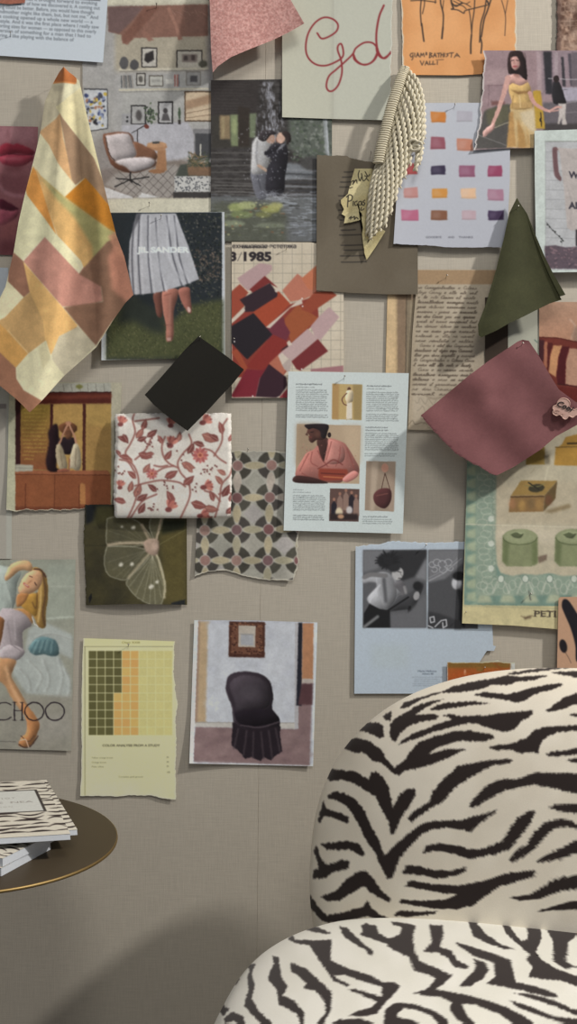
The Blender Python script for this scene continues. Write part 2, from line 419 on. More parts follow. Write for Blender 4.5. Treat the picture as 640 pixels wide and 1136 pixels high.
# ================================================================ interior photo page (top left)
def p_living(c):
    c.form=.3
    z=Z(90,0,4.267); w=Z(90,110,4.0)
    c.a[:]=C(196,190,166)
    c.rect(92,6,236,219.5,C(160,157,153))
    c.poly(z((120,30),(600,20),(600,330),(120,340)),C(163,153,132),soft=3)
    c.poly(z((120,30),(160,160),(160,940),(0,940),(0,30)),C(158,155,150),soft=2)
    c.rect(134,84,236,140,C(160,158,152),soft=3)
    c.poly(z((126,32),(600,20),(600,170),(250,180),(220,212),(195,205),(190,165),(130,150)),C(132,93,78),soft=.4)
    c.poly(z((126,32),(300,30),(240,100),(180,160),(130,150)),C(108,84,80),soft=1)
    c.poly(z((300,32),(370,35),(270,150),(235,190),(205,205),(195,170),(240,120)),C(120,80,66),soft=.5)
    c.poly(z((370,50),(300,140),(345,190),(320,195),(285,150)),C(140,98,82),soft=.5)
    c.poly(z((420,30),(480,185),(460,190),(440,120),(405,40)),C(152,108,90),soft=.4)
    c.poly(z((480,28),(600,24),(600,165),(500,170)),C(122,88,76),soft=2,a=.7)
    for i in range(9): c.line(z((430+i*18,48+i%3*6),(445+i*18,72-i%2*12)),C(190,150,130),.5,a=.5)
    # shelves
    for zy in (326,422):
        c.line(z((182,zy+4),(600,zy-2)),C(186,178,156),2.2); c.line(z((182,zy+14),(600,zy+7)),C(110,104,94),.7,a=.7)
    # upper shelf
    c.ell(137.5,70,5,7,C(84,82,82),soft=.4); c.ell(149,72,5,6,C(78,76,76),soft=.4)
    c.rect(156.5,52.5,174.5,75,C(60,56,54)); c.rect(158,54,173.3,73.8,C(180,174,162)); c.poly([(161,60),(170,55.5),(171,66),(164,70),(160,67)],C(48,44,44),soft=.4)
    c.rect(195.5,55.5,224.6,75,C(58,52,48)); c.rect(197,57,223.4,75,C(172,165,150)); c.rect(202,60,219,69,C(118,106,98),soft=.5); c.rect(204,62,208,67,C(70,60,58),soft=.4);c.rect(212,61,216,67,C(74,62,58),soft=.4)
    c.ell(225,71,5,4,C(80,78,66),soft=.5)
    # lower shelf
    for i in range(8): c.line([(134.5+i*1.6,84),(135+i*1.8,97)],[C(70,74,76),C(128,120,112),C(90,84,80)][i%3],1.0)
    c.rect(151,81,161.5,95,C(60,56,52)); c.rect(152.2,82.2,160.3,93.8,C(176,172,162)); c.ell(156,88,2.6,3.6,C(92,88,82),soft=.3)
    c.rect(165,83.5,181,96,C(86,80,72)); c.rect(166.2,84.6,180,95,C(172,170,160)); c.rect(168,88,178,91,C(146,144,136),soft=.5)
    c.rect(184,88,192,93,C(190,186,176),soft=.4)
    for i in range(4): c.line([(194+i*1.5,83),(194+i*1.5,95.5)],[C(150,70,60),C(170,150,140),C(160,86,74),C(90,90,92)][i],1.1)
    c.rect(206,79,223,95,C(120,114,106)); c.rect(207.3,80.3,222,94,C(140,138,134)); c.rect(211,84,219,91,C(74,72,74),soft=.4)
    # window to the right
    c.rect(204.5,101,236,135,C(86,68,52)); c.rect(206,102.5,236,133.5,C(190,168,138)); c.poly([(206,112),(236,104),(236,114),(206,122)],C(156,126,98),soft=1)
    c.line([(206,126),(236,120)],C(120,96,76),.7); c.line([(206,131),(236,127)],C(120,96,76),.7)
    # picture on left wall
    c.poly([(93,98),(119.5,98.5),(120,143),(93,147)],C(70,70,72)); c.poly([(93,99.5),(118.6,100),(119,142),(93,145.5)],C(184,186,188))
    cs=[C(60,70,110),C(190,160,60),C(70,70,76),C(44,44,50),C(120,130,160),C(160,110,80),C(200,200,196)]
    for _ in range(70):
        x,y=c.rng.uniform(95,117),c.rng.uniform(104,140); c.ell(x,y,c.rng.uniform(.8,2.6),c.rng.uniform(.6,2.2),cs[c.rng.integers(7)],rot=c.rng.uniform(0,180),soft=.15)
    # mantel + fireplace
    c.poly(w((180,112),(470,100),(500,150),(505,235),(430,275),(240,275),(180,180)),C(168,166,170),soft=.8)
    c.line(w((180,112),(470,104),(496,140),(503,230)),C(130,126,126),.6,a=.6,smooth=True)
    c.rect(216,147,236,176,C(70,70,72),soft=.6); c.rect(214,143,236,148,C(120,118,118),soft=.3)
    # mantel objects
    c.rect(135,126,147,139,C(150,148,148)); c.ell(141,130,1.2,1.2,C(50,50,50)); c.ell(141,134.5,1.4,1.4,C(50,50,50))
    c.rect(145,116.5,162,138,C(46,44,44)); c.rect(146.3,118,160.6,137,C(158,156,152)); c.ell(154,128,3.5,6,C(84,80,78),soft=.5)
    for _ in range(40): c.ell(c.rng.normal(167,4),c.rng.normal(126,5),1.6,1.0,[C(70,84,64),C(92,104,80),C(56,64,54)][c.rng.integers(3)],rot=c.rng.uniform(0,180))
    c.rect(175,112.5,192,137.5,C(40,38,38)); c.rect(176.6,114,190.5,136,C(170,168,166)); c.ell(183.5,123,2.4,3,C(64,60,60),soft=.3); c.poly([(179,134),(181,126),(186,126),(189,134)],C(84,80,80),soft=.3)
    c.ell(199,126,1.4,7,C(60,76,56),soft=.2); c.rect(197.5,133,200.5,138,C(60,56,52))
    # floor + rug
    c.poly(w((0,330),(160,300),(440,268),(580,290),(580,438),(100,438)),C(126,114,104),soft=1.2)
    c.poly(w((150,330),(420,290),(470,340),(400,436),(240,436),(100,380)),C(150,142,134),soft=1)
    for i in range(9):
        c.line(w((110+i*40,438),(260+i*38,290)),C(84,76,72),.7,a=.7); c.line(w((120+i*44,318),(260+i*40,438)),C(84,76,72),.7,a=.7)
    c.poly(w((90,385),(220,430),(230,440),(100,440)),C(196,194,192),soft=.4); c.poly(w((270,415),(350,436),(250,438)),C(190,188,184),soft=.4)
    c.poly(w((60,180),(150,140),(150,330),(100,380),(60,300)),C(128,118,114),soft=4,a=.6)
    # side table
    c.poly(w((340,225),(375,222),(380,318),(330,320)),C(158,112,76),soft=.4); c.ell(174,163,11.5,4,C(166,120,84),soft=.2); c.ell(174,160.5,11,3.4,C(180,134,96),soft=.2); c.ell(174,190,9,2.5,C(140,98,66),soft=.3)
    c.rect(169,157,177,159.5,C(74,72,68))
    # lamp
    c.line(w((250,205),(250,135),(290,112)),C(36,32,32),1.0); c.line(w((225,150),(250,135)),C(36,32,32),.7); c.ell(162.5,140.3,3,2.2,C(110,56,46),rot=20)
    # lounge chair
    c.poly(w((96,170),(120,150),(210,148),(235,190),(245,250),(300,240),(330,270),(320,300),(230,328),(150,305),(120,260)),C(104,66,48),smooth=True,soft=.3)
    c.poly(w((230,190),(300,215),(335,240),(325,272),(240,262)),C(120,80,58),soft=.3,smooth=True)
    c.poly(w((108,168),(130,158),(205,152),(228,190),(240,255),(150,272),(125,240)),C(170,160,158),smooth=True,soft=.5)
    c.poly(w((150,275),(240,258),(315,262),(325,282),(300,305),(230,322),(195,300)),C(180,170,168),smooth=True,soft=.5)
    c.line(w((108,168),(125,240),(150,275)),C(70,52,44),1.0,smooth=True)
    c.line(w((218,325),(218,362)),C(34,32,32),1.6)
    for e in ((150,388),(262,384),(300,345),(155,352),(225,370)): c.line(w((218,358),e),C(38,36,36),1.3)
    # ottoman and plant
    c.poly(w((440,290),(580,280),(580,345),(415,350)),C(70,74,66),soft=.6)
    for _ in range(60): c.line([(c.rng.uniform(207,234),c.rng.uniform(168,184)),(c.rng.uniform(207,234),c.rng.uniform(172,190))],[C(70,80,58),C(120,96,66),C(48,54,42),C(160,120,84)][c.rng.integers(4)],.6,a=.8)
    c.poly(w((470,300),(580,300),(580,342),(475,338)),C(140,100,72),soft=.8,a=.7); c.line(w((530,200),(530,250)),C(200,196,180),1.2)
    c.rect(193.5,195.5,234,213,C(184,182,176)); 
    for _ in range(90): c.ell(c.rng.uniform(194,234),c.rng.uniform(196,212),1.0,.6,C(76,78,82),rot=c.rng.uniform(0,180))
    c.rect(192,213,235,219.5,C(62,58,56),soft=.4)
    c.grain(.05,1.2)
sheet('magazine_page','magazine page with a photo of a living room, lounge chair and shelves','picture',[(91.5,-6),(236,-8),(236.5,236),(91.5,237)],2.0,p_living,C(196,190,166),material='glossy',seed=3,curl=(0,0,0,1))
# ================================================================ page of prose, top left
def p_prose(c):
    L=['was the first thing I wanted to reference','and how that came to what it brought forward to evoking','but what else is the matter of how we discovered it. A coming out',
       'of when nothing could be better. Before, you would have thought','“Oh, my grandmother might like them, but, but not me.” And','then [C] was cooking opened up a whole new world — a',
       'complete lifestyle. And it was the first place where I really saw','women supporting sizes for women — as opposed to this overly','sexualised version of something for a man that I had to',
       'sound so boring, I like playing with the balance of']
    for i,t in enumerate(L):
        c.text(t,-28,-8.5+5.28*i+ .0,5.5,C(92,97,104),rot=3.6,bold=.008,width=(139 if i<9 else 124)-[34,3,0,6,2,8,1,4,10,14][i],a=.95)
    c.line([(70,-2.0),(111,.5)],C(80,84,90),1.2)
    c.grain(.015)
sheet('printed_page','white page of printed prose pinned at the top left, tilted','paper',[(-30,-12),(120.2,-10),(114.3,69.3),(-30,59.8)],6.0,p_prose,C(186,193,198),seed=4,curl=(0,0,1.5,0))
sheet('fabric_scrap','small rust brown cloth scrap over the white prose page','fabric',dict(t=[(-14,-14),(30,-14)],r=[(30,-14),(27.5,3.2)],b=[(-14,2.2),(10,4.6),(27.5,3.2)],l=[(-14,-14),(-14,2.2)]),9.0,lambda c:c.grain(.1,1),C(150,92,74),material='cloth',seed=5)
# ================================================================ lips photo
def p_lips(c):
    c.form=.27
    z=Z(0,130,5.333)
    c.a[:]=c.grad((0,140),(0,283),C(132,84,88),C(108,60,62))
    c.poly(z((-20,60),(215,60),(200,150),(60,130),(-20,160)),C(140,94,98),soft=3)
    c.ell(16,147,4,8,C(156,108,110),soft=2.5,a=.8); c.ell(9,149,2,6,C(112,70,74),soft=1.5,a=.7)
    c.poly(z((0,175),(40,152),(80,162),(110,156),(195,195),(190,225),(100,215),(0,225)),C(112,30,42),smooth=True,soft=.6)
    c.poly(z((0,228),(100,218),(190,226),(188,255),(120,292),(40,285),(0,262)),C(136,46,60),smooth=True,soft=.7)
    c.line(z((0,228),(60,218),(110,222),(192,222)),C(74,18,28),1.0,smooth=True,soft=.2)
    c.ell(14,176,12,1.6,C(168,86,96),soft=1.2,a=.7)
    c.poly(z((20,292),(150,275),(130,320),(50,325)),C(92,44,48),soft=2.5,a=.6)
    c.poly(z((-5,400),(30,440),(110,462),(160,440),(150,330),(90,350),(-5,330)),C(106,60,64),soft=3)
    c.line(z((-5,400),(25,440),(80,462),(150,468)),C(142,94,100),3.2,smooth=True,soft=1.4,a=.9)
    c.poly(z((0,485),(60,510),(110,545),(60,555),(0,540)),C(64,20,32),smooth=True,soft=.6)
    c.poly(z((0,548),(60,556),(110,548),(90,600),(0,640)),C(122,56,68),smooth=True,soft=1.2)
    c.poly(z((0,640),(100,600),(90,700),(0,740)),C(120,66,66),soft=3,a=.8)
    c.poly(z((0,740),(85,720),(85,810),(0,812)),C(86,42,46),soft=3,a=.8)
    c.grain(.04,1)
sheet('lip_photograph','cropped close-up photo of dark red lips at the left edge','picture',[(-45,139),(42.2,140.6),(38,283.5),(-45,281.5)],3.0,p_lips,C(120,70,74),material='glossy',seed=6,gain=1.05)
# pale sheets partly seen at the left edge
sheet('blank_paper','pale blue-grey paper at the left edge under the patchwork cloth','paper',[(-40,296),(9,297),(10,420),(-40,421)],2.5,lambda c:c.grain(.02),C(158,164,168),seed=7)
sheet('blank_paper','grey paper with one dark printed bar at the left edge beside the cabinet photo','paper',[(-40,428),(14,429),(13,620),(-40,620)],1.5,lambda c:(c.rect(-40,448,7,453.6,C(112,104,98)),c.rect(-40,454,7,640,C(146,140,128)),c.grain(.02)),C(152,150,138),seed=8)
# ================================================================ couple kissing photo
def p_couple(c):
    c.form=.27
    z=Z(220,70,4.0)
    c.a[:]=c.nfield(C(52,48,46),C(78,74,72),6,3,cy=2.5)
    c.poly(z((400,200),(600,200),(600,420),(530,460),(400,380)),C(92,98,88),soft=2)
    for _ in range(170): c.ell(c.rng.uniform(324,368),c.rng.uniform(130,178),c.rng.uniform(1,2.6),c.rng.uniform(.7,1.8),[C(86,98,78),C(110,118,104),C(64,72,62),C(132,136,126)][c.rng.integers(4)],rot=c.rng.uniform(0,180),soft=.3,a=.8)
    c.poly(z((55,78),(270,78),(260,230),(55,235)),C(60,54,52),soft=1.5)
    for i in range(10): c.line([(234,92+i*3.6),(c.rng.uniform(262,285),92+i*3.6+c.rng.normal(0,1))],C(92,86,82),.5,a=.4)
    c.poly(z((60,232),(240,225),(240,375),(60,375)),C(64,60,54),soft=1)
    c.poly(z((94,232),(140,232),(142,338),(96,338)),C(140,118,84),soft=.8); c.rect(246,130,249,152,C(160,140,100),soft=.8)
    c.poly(z((142,228),(178,228),(178,368),(145,368)),C(122,132,92),soft=.8); c.ell(260,140,3,9,C(150,160,108),soft=1)
    c.poly(z((176,190),(228,200),(225,370),(178,370)),C(58,50,44),soft=.5); c.poly(z((228,225),(258,222),(252,330),(228,330)),C(112,122,92),soft=.8)
    for i in range(14):
        y=166+i*3.6; c.line([(234,y),(283,y+c.rng.normal(0,.3))],[C(66,62,60),C(92,88,84)][i%2],1.5,soft=.4)
    for i in range(5): c.line([(238,202+i*3.3),(284,204+i*3.2)],C(112,108,104),1.0,soft=.4,a=.8)
    c.poly(z((380,440),(470,450),(530,500),(380,520)),C(118,122,126),soft=1.2)
    for i in range(7): c.line([(316,188+i*4.6),(354,190+i*4.4)],[C(132,134,138),C(66,66,68)][i%2],2.0,soft=.5)
    c.ell(345,181,12,8,C(74,72,70),soft=1.5)
    # pond
    c.rect(230,218,370,272,C(104,106,106),soft=1)
    for _ in range(170):
        x,y=c.rng.uniform(232,368),c.rng.uniform(214,270); c.line([(x,y),(x+c.rng.uniform(3,12),y+c.rng.normal(0,.4))],[C(150,156,162),C(84,84,84),C(122,126,132),C(62,60,56)][c.rng.integers(4)],c.rng.uniform(.6,1.6),a=.75,soft=.25)
    c.poly([(234,224),(300,224),(318,236),(318,272),(234,272)],C(82,84,66),soft=3,a=.75)
    for x,y,rx,ry,cc in ((262,230,9,5,C(150,160,92)),(274,228,10,4.5,C(168,174,112)),(268,238,13,4,C(120,132,80)),(300,232,11,4.5,C(160,160,84)),(306,228,8,3.5,C(172,170,100)),(292,238,9,3,C(122,124,72)),(258,248,14,3.5,C(134,142,112)),(300,250,16,3,C(120,126,104)),(246,240,6,4,C(110,116,84))):
        c.ell(x,y,rx,ry,cc,soft=1.0,a=.9)
    for _ in range(40): c.ell(c.rng.uniform(245,315),c.rng.uniform(224,262),1.6,.8,[C(190,190,130),C(96,100,72),C(140,90,60)][c.rng.integers(3)],soft=.4,a=.7)
    # falling water
    for _ in range(190):
        t=c.rng.random(); x=297+c.rng.normal(0,3+5*t)+ (6*t); y=90+78*t
        c.line([(x,y),(x+c.rng.normal(0,1),y+c.rng.uniform(2,7))],C(190,192,204),c.rng.uniform(.4,1.1),a=.5,soft=.2)
    c.line(z((560,240),(572,400)),C(160,164,166),4,soft=.8,a=.8); c.line(z((568,240),(578,420)),C(190,194,198),1.2,soft=.3)
    for k in range(60):
        x,y=c.rng.uniform(318,366),c.rng.uniform(212,266); c.line([(x,y),(x+c.rng.uniform(3,9),y+c.rng.normal(0,.3))],C(168,174,184),c.rng.uniform(.5,1.2),a=.7,soft=.15)
    for k in range(30):
        x,y=c.rng.uniform(238,312),c.rng.uniform(224,262); c.line([(x,y),(x+c.rng.uniform(2,7),y)],C(150,158,140),.7,a=.6,soft=.15)
    # man
    c.poly(z((235,480),(300,470),(308,560),(300,600),(262,600),(240,540)),C(100,100,108),smooth=True,soft=.4)
    c.line(z((262,500),(285,590)),C(78,78,86),1.2,soft=.3)
    c.poly(z((240,360),(262,325),(300,335),(325,375),(318,420),(305,480),(270,492),(234,485),(236,420)),C(172,170,168),smooth=True,soft=.5)
    c.line(z((262,345),(258,420),(270,470)),C(128,126,128),1.3,soft=.5,smooth=True)
    c.line(z((268,455),(300,475),(335,492)),C(188,152,126),3.2,smooth=True,soft=.2); c.ell(304.5,192.5,4.6,3.4,C(196,158,132),rot=20,soft=.3)
    # woman
    c.poly(z((318,370),(350,358),(388,362),(398,420),(385,500),(380,570),(345,590),(302,570),(305,470),(325,430),(300,410)),C(44,42,48),smooth=True,soft=.4)
    c.line(z((300,400),(330,388),(362,372)),C(40,38,44),4.5,smooth=True,soft=.3)
    c.poly(z((368,362),(390,355),(372,378),(345,390)),C(120,120,126),soft=.3)
    c.ell(300,153.5,5.2,6,C(178,138,116),rot=-20,soft=.3); c.poly(z((262,325),(285,300),(330,300),(345,315),(320,320),(300,345),(278,345)),C(58,52,54),smooth=True,soft=.4)
    c.ell(311.5,153,5,6.2,C(206,164,140),rot=12,soft=.3); c.poly(z((370,310),(392,303),(410,320),(408,350),(392,360),(388,335)),C(52,42,40),smooth=True,soft=.4)
    c.line(z((345,335),(350,350)),C(150,100,84),1.2,soft=.3)
    for _ in range(80): c.line([(c.rng.normal(303,12),c.rng.uniform(210,222)),(c.rng.normal(303,12),c.rng.uniform(212,224))],C(186,190,200),.5,a=.25)
    for _ in range(120): c.ell(c.rng.normal(298,14),c.rng.uniform(140,200),.5,.8,C(196,198,206),a=.5)
    c.grain(.06,1)
sheet('couple_photograph','photo of a couple kissing under falling water in a pond','picture',dict(t=[(234,89),(312,88),(368,87)],r=[(368,87),(368.5,268)],b=[(234,267.5),(368.5,268)],l=[(234,89),(234,267.5)]),4.0,p_couple,C(60,56,54),material='glossy',seed=9,tone=(.8,.95))
# ================================================================ "Gol" sheet
def p_gol(c):
    z=Z(200,0,2.667)
    c.a[:]=c.grad((313,0),(436,0),C(186,184,164),C(178,177,160))
    c.line([(371,-10),(370,134)],C(150,148,136),6,soft=2,a=.35); c.rect(371.5,-20,436,140,C(184,184,168),a=.6); c.line([(371.3,-10),(370.8,134)],C(196,195,180),.6,a=.8)
    R=C(138,46,50)
    c.line(z((405,98),(418,114),(440,108),(462,92),(466,72),(450,56),(424,52),(398,68),(378,100),(371,140),(378,170),(400,190),(430,194),(462,182),(480,168),(482,150),(476,130),(467,135),(466,150),(476,180),(478,215),(468,250),(452,268),(438,268),(432,252),(440,225),(462,205),(490,180),(510,160),(520,142),(545,126),(570,128),(584,148),(578,172),(560,188),(535,190),(515,176),(512,158)),R,1.9,smooth=True)
    c.line(z((512,160),(522,180),(545,192),(570,180),(584,150),(580,140),(584,160),(600,172),(622,158)),R,1.9,smooth=True)
    c.line(z((602,16),(588,50),(580,100),(582,140),(592,165),(606,172),(625,152)),R,2.2,smooth=True)
    c.grain(.02,1)
sheet('lettered_paper','off-white sheet with large red cursive letters Gol','paper',dict(t=[(314,-14),(436,-14)],r=[(436,-14),(435,20),(434,70),(433.5,133.5)],b=[(313,130),(371,132),(433.5,133.5)],l=[(314,-14),(313,40),(313,130)]),6.5,p_gol,C(184,182,164),seed=10,torn={'r':(.35,.5)},curl=(0,0,2,1),border=(C(204,202,188),1.0))
# ================================================================ orange fashion sketch
def p_sketch(c):
    z=Z(445,0,4.923)
    c.a[:]=c.nfield(C(212,146,88),C(224,160,102),30,2)
    K=C(58,46,38)
    def s(*p,w=1.1,a=.95,sm=True): c.line(z(*p),K,w,a,smooth=sm)
    s((110,-10),(105,60),(110,140),w=1.3); s((128,-10),(126,30),(116,75),w=1.0); s((112,130),(118,180),(124,225),w=1.7)
    s((52,4),(110,2),(190,12),w=1.1); s((188,-5),(186,18),w=1.0)
    s((215,-10),(216,20),(230,80),(228,150),w=1.5); s((232,0),(226,60),w=.8); s((228,150),(222,210),w=1.9)
    s((272,-5),(276,20),(285,46),(275,50),w=1.8); s((275,50),(310,55),(342,72),(350,58),(400,45),(470,28),w=1.2); s((285,5),(320,22),(345,18),(380,38),w=.9); s((282,28),(330,30),(355,48),w=.9); s((300,-5),(350,20),(375,10),w=.8); s((276,15),(300,35),(330,15),w=1.4)
    s((402,-8),(398,60),(388,130),(384,200),w=1.2); s((370,50),(378,100),(384,180),w=1.0); s((384,190),(380,240),(380,292),w=1.8)
    s((465,-8),(455,60),(435,130),(428,230),w=1.4); s((492,-8),(470,60),(452,110),(438,200),w=1.6); s((432,200),(440,240),(436,290),w=1.6); s((470,5),(480,30),w=1.8)
    s((548,0),(562,50),(570,100),(566,195),w=.8); s((582,0),(575,40),(568,80),w=.7)
    # handwriting GIAMBATTISTA / VALLI
    def g(x,y,*st,k=1.0,w=.95):
        for q in st: c.line(z(*[(x+a*k,y+b*k) for a,b in q]),C(66,52,44),w,.95)
    g(48,288,[(18,2),(6,4),(0,14),(6,24),(16,18),(16,10)],[(16,14),(16,30),(10,40)])
    g(72,290,[(2,0),(2,20)]); g(82,288,[(0,24),(8,0),(16,22)],[(4,14),(14,14)])
    g(104,290,[(0,22),(4,0),(10,14),(18,0),(22,20)]); g(132,286,[(4,0),(2,14)],[(8,2),(8,14)])
    g(152,288,[(4,0),(2,28)],[(4,0),(16,4),(6,12),(18,18),(2,28)]); g(174,290,[(0,24),(10,0),(18,22)],[(4,14),(16,14)])
    g(196,290,[(0,2),(18,0)],[(10,0),(8,22)]); g(216,290,[(2,0),(0,22)],[(2,10),(14,8)],[(14,0),(13,22)]); g(236,290,[(2,0),(0,20)])
    g(246,290,[(14,2),(2,4),(10,12),(0,20)]); g(264,288,[(0,2),(22,0)],[(12,0),(9,24)]); g(290,292,[(0,22),(14,0),(30,20)],[(6,13),(24,12)])
    g(104,332,[(0,0),(10,24),(20,2)]); g(130,334,[(0,22),(9,0),(18,20)],[(4,13),(15,13)]); g(154,334,[(2,0),(0,18),(14,16)]); g(172,334,[(2,0),(0,18),(14,16)]); g(196,334,[(2,0),(1,18)]); g(190,328,[(0,0),(42,-3)],w=.6)
    c.grain(.02,1)
sheet('fashion_sketch','orange sheet with ink sketch of legs signed Giambattista Valli','drawing',dict(t=[(445,-14),(572.5,-14)],r=[(572.5,-14),(572.8,40),(572,80)],b=[(446.5,83),(510,83.5),(572,80)],l=[(445,-14),(446.5,83)]),4.0,p_sketch,C(218,153,95),seed=11,torn={'r':(.3,.3),'l':(.15,.2)},border=(C(214,206,186),1.4),curl=(0,0,1,0))
# ================================================================ marbled sample
def p_marble(c):
    c.a[:]=c.nfield(C(92,62,48),C(172,136,112),5,4,con=1.5)
    m=vnoise(c.h,c.w,9,c.rng); m2=vnoise(c.h,c.w,16,c.rng)
    v=np.clip(1-np.abs(m2-.5)*9,0,1)[...,None]; c.a=c.a*(1-v*.6)+C(196,164,140)*v*.6
    c.rect(610,-20,622,60,C(96,70,62),a=.7,soft=1.5)
    for x,y,rx,ry in ((636,8,7,6),(630,24,6,5),(640,36,7,5),(627,42,4,4),(634,50,8,3)): c.ell(x,y,rx,ry,C(190,160,138),soft=1.5,a=.45)
    c.grain(.08,1)
sheet('marbled_sheet','brown and cream marbled paper at the top right corner','paper',[(617.5,-14),(675,-14),(675,58),(618,58)],5.0,p_marble,C(130,98,80),seed=12,torn={'l':(.4,.4)},border=(C(70,52,46),1.0),material='glossy')
# ================================================================ woman in yellow dress
def p_dress(c):
    c.form=.27
    z=Z(520,50,5.333)
    c.a[:]=C(160,134,136)
    c.poly(z((80,35),(430,35),(440,320),(120,370),(70,470)),C(158,130,132),soft=1)
    c.poly(z((95,150),(240,140),(240,225),(95,240)),C(170,142,142),soft=1.5); c.line(z((110,240),(240,236)),C(120,92,96),1.0,a=.7); c.line(z((330,150),(430,155)),C(150,120,122),1.0,a=.6)
    c.rect(545,112,560,117,C(126,84,80),soft=.6); c.line(z((120,235),(115,360)),C(128,100,104),.9,a=.7)
    # right building
    c.poly(z((400,35),(640,35),(640,250),(440,300)),C(150,128,134),soft=1)
    c.poly(z((440,38),(490,38),(495,290),(455,290)),C(48,46,52),soft=.5); c.poly(z((400,38),(425,38),(435,280),(408,280)),C(176,150,152),soft=.6); c.rect(615,58,619,104,C(166,146,150),soft=.4)
    c.poly(z((545,70),(560,70),(575,245),(555,245)),C(60,56,62),soft=.4); c.poly(z((585,50),(605,50),(620,245),(600,245)),C(84,76,84),soft=.4); c.rect(634,58,645,96,C(110,98,104),soft=.6)
    c.poly(z((550,250),(660,250),(660,335),(560,345)),C(168,160,172),soft=.4); c.line(z((470,198),(660,205)),C(196,188,190),.7); c.ell(627,99.5,3,.5,C(110,100,110))
    # street
    c.poly(z((70,470),(90,390),(180,355),(260,350),(260,610),(30,615)),C(84,80,76),soft=.8)
    c.poly(z((100,385),(235,350),(240,440),(170,480),(110,470)),C(98,94,72),soft=1.5); c.line(z((150,490),(240,455)),C(170,160,130),.8); c.line(z((50,530),(240,600)),C(140,136,132),.8,a=.7)
    c.poly(z((440,340),(660,330),(660,500),(400,495)),C(104,96,100),soft=1); c.line(z((560,345),(640,335)),C(150,142,146),.8); c.line(z((570,400),(660,395)),C(140,130,134),1.2,a=.6)
    c.rect(603,137,645,146,C(70,64,64),soft=1)
    # yellow bollard
    c.poly(z((380,270),(425,268),(435,360),(452,495),(392,495)),C(190,148,44),soft=.3); c.line(z((425,400),(430,480)),C(60,48,30),1.2); c.ell(599.5,133,1.2,2.4,C(50,42,30))
    # passer-by
    c.poly(z((496,225),(530,215),(550,255),(575,340),(560,350),(498,338)),C(36,34,38),smooth=True,soft=.3); c.ell(617,87.5,3.3,4,C(44,32,32)); c.poly(z((530,345),(576,345),(570,420),(580,470),(552,472),(550,430),(532,470),(525,465),(535,400)),C(196,184,176),soft=.3)
    # dress
    c.poly(z((245,375),(385,370),(398,520),(385,610),(225,606),(240,520),(250,440)),C(206,174,118),soft=.4)
    c.poly(z((240,400),(262,390),(280,600),(225,606)),C(188,140,78),soft=.5); c.poly(z((300,400),(385,380),(396,520),(360,500),(320,460)),C(216,196,158),soft=1.2,a=.9); c.poly(z((285,430),(330,520),(345,610),(290,610)),C(176,126,62),soft=1,a=.8); c.poly(z((340,480),(370,600),(345,610)),C(190,146,84),soft=.6,a=.8)
    c.poly(z((240,230),(262,222),(300,235),(340,212),(365,250),(370,290),(372,370),(250,378),(255,330),(238,280)),C(204,164,96),smooth=True,soft=.4)
    c.poly(z((240,260),(290,275),(350,270),(366,262),(350,285),(290,292)),C(150,108,58),soft=.5); c.poly(z((250,345),(372,335),(378,372),(250,378)),C(190,150,90),soft=.5); c.line(z((262,300),(256,370)),C(160,120,64),.9,soft=.3); c.line(z((300,300),(305,370)),C(226,192,130),1.2,soft=.4)
    # skin
    S=C(214,160,146)
    c.poly(z((262,140),(300,140),(300,185),(345,205),(345,222),(300,240),(262,225),(238,235),(215,200),(240,178),(265,170)),S,smooth=True,soft=.3)
    c.line(z((232,195),(215,260),(190,340),(165,410),(142,465)),S,6.2,smooth=True,taper=(1,.55)); c.poly(z((150,460),(120,480),(85,510),(90,542),(115,525),(150,495)),C(220,164,152),smooth=True,soft=.2)
    c.line(z((105,500),(85,540)),C(220,170,156),.9); c.line(z((125,500),(98,540)),C(190,140,128),.7)
    c.line(z((362,285),(385,340),(440,378),(478,392)),C(206,150,136),4.8,smooth=True,taper=(1,.6)); c.line(z((475,392),(520,368),(545,368)),C(214,160,146),2.4,smooth=True); c.line(z((490,392),(530,385)),C(206,152,140),1.3)
    c.poly(z((262,165),(300,160),(298,190),(268,185)),C(176,122,110),soft=.5)
    # hair and face
    c.poly(z((240,45),(275,32),(312,40),(335,90),(342,150),(345,200),(325,195),(300,175),(262,170),(235,165),(228,110)),C(44,30,30),smooth=True,soft=.3)
    c.poly(z((250,75),(285,70),(302,100),(298,130),(275,148),(255,130),(248,100)),C(206,152,140),smooth=True,soft=.35)
    c.line(z((252,92),(266,90)),C(70,46,44),.9); c.line(z((280,90),(294,92)),C(70,46,44),.9); c.line(z((270,95),(268,110)),C(176,120,108),.7,soft=.2); c.line(z((265,127),(284,126)),C(160,60,66),1.4,soft=.1)
    for k in range(12): c.line(z((255+k*7,45),(240+k*9,110),(246+k*8,165)),[C(76,52,48),C(30,20,20)][k%2],.6,smooth=True,a=.6) if k in(0,1,9,10,11) else None
    c.poly(z((292,60),(330,80),(345,200),(318,190),(300,150),(305,110)),C(38,26,26),smooth=True,soft=.3)
    c.grain(.05,1)
sheet('street_photograph','photo of a woman in a yellow satin dress on a street','picture',dict(t=[(535.5,56),(675,56)],r=[(675,56),(675,163)],b=[(525.5,166.5),(565,164.5),(675,163)],l=[(536,56),(538.5,70),(536,82),(535.5,95),(533,118),(532,135),(528,152),(525.5,166.5)]),13.0,p_dress,C(160,134,136),material='glossy',seed=13,tone=(.85,.96),torn={'l':(.35,.4)},border=(C(206,198,192),1.8),curl=(2,0,0,3))
